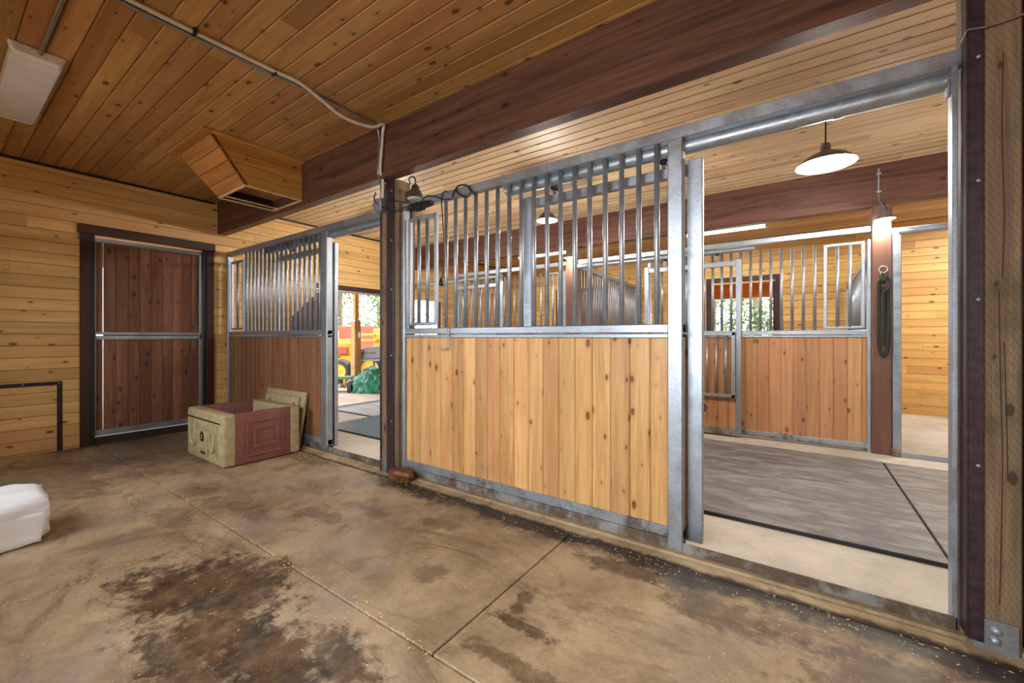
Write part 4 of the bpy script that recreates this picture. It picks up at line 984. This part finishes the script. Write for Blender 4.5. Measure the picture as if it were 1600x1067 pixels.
# trees
lm, lnt, lb = newmat('leaves'); lt = NT(lnt); lp, lo = lt.pos()
lt.l(lt.mix(lt.ramp(lt.noise(lp, 1.3, 4), .35, .65), srgb(52, 76, 36), srgb(120, 146, 78)), lb.inputs['Base Color']); lb.inputs['Roughness'].default_value = .6
bark = plain('tree_bark', (110, 96, 84), .9, 0, .3, 8)
def tree(x, y, h, cr, nl, seed, label):
    r = random.Random(seed); e = empty('tree', (x, y, -.02), label, 'tree', 'trees outside the barn')
    t_ = MB().tube(spline([(x, y, -.1), (x + r.uniform(-.2, .2), y, h * .4), (x + r.uniform(-.3, .3), y, h * .8), (x, y, h)], 4), [.16 - .14 * i / 12 for i in range(13)], 8)
    for i in range(7):
        a = r.uniform(0, 6.28); z = h * r.uniform(.15, .8); L = cr * r.uniform(.5, .9)
        t_.tube([(x, y, z), (x + math.cos(a) * L * .5, y + math.sin(a) * L * .5, z + L * .3), (x + math.cos(a) * L, y + math.sin(a) * L, z + L * .45)], [.05, .035, .015], 6)
    t_.build('trunk', bark, e)
    vs = []; fs = []; bl = [(Vector((r.gauss(0, cr * .5), r.gauss(0, cr * .5), h * r.uniform(.08, 1))), r.uniform(.3, .7)) for i in range(34)]
    for i in range(nl):
        c_, br_ = r.choice(bl); p_ = Vector((x, y, 0)) + c_ + Vector((r.gauss(0, br_), r.gauss(0, br_), r.gauss(0, br_ * .7)))
        if p_.z < .1: continue
        u = Vector((r.uniform(-1, 1), r.uniform(-1, 1), r.uniform(-1, 1))).normalized(); v = u.cross(Vector((r.uniform(-1, 1), r.uniform(-1, 1), 1))).normalized(); s_ = r.uniform(.05, .12); n = len(vs)
        vs.extend([p_ - u * s_, p_ + v * s_ * .5, p_ + u * s_, p_ - v * s_ * .5]); fs.append((n, n + 1, n + 2, n + 3))
    b = MB(); b.add(vs, fs); b.build('foliage', lm, e)
tree(-16.6, 10.6, 7, 1.7, 3600, 1, 'leafy tree outside seen left of the porch post')
tree(-17.5, 13.6, 6.5, 1.5, 2600, 2, 'sparser leafy tree outside seen right of the porch post')
tree(-20.5, 15.6, 8, 2.0, 3000, 3, 'tall pale tree furthest beyond the barn opening')
tree(-1.2, 18.5, 6.5, 1.6, 4200, 4, 'leafy tree in the right half of the far window')
tree(-3.1, 20.0, 7.5, 1.9, 4200, 5, 'leafy tree in the left half of the far window')
tree(.6, 21.5, 7.5, 1.8, 3000, 6, 'leafy tree at the right edge of the far window')

# small hardware
e = empty('latch_tab', (XW + .03, 2.44, 2.28), 'small galvanised latch tab on the plank wall beside the brown panel', 'latch')
MB().box(XW, XW + .008, 2.39, 2.49, 2.26, 2.3).build('plate', M['galv'], e, .003); MB().lathe([(0, .014), (.009, .012), (.012, 0)], (XW + .008, 2.42, 2.28), 'X', 10).build('bolt', M['galv'], e)
o = MB().tube(spline([aty(1500, 72, 2.46), aty(1507, 56, 2.425), aty(1512, 47, 2.42), aty(1535, 43, 2.425), aty(1565, 34, 2.43), aty(1605, 20, 2.43), aty(1650, 2, 2.43)], 6), .004, 8).build('thin_wire', M['emt']); tag(o, 'thin wire running across the top of the right timber post', 'wire')
tag(MB().box(.53, .541, 2.52, 2.56, 2.31, 2.38).build('track_stop', M['galv'], None, .003), 'small galvanised stop at the right end of the door track', 'track stop')
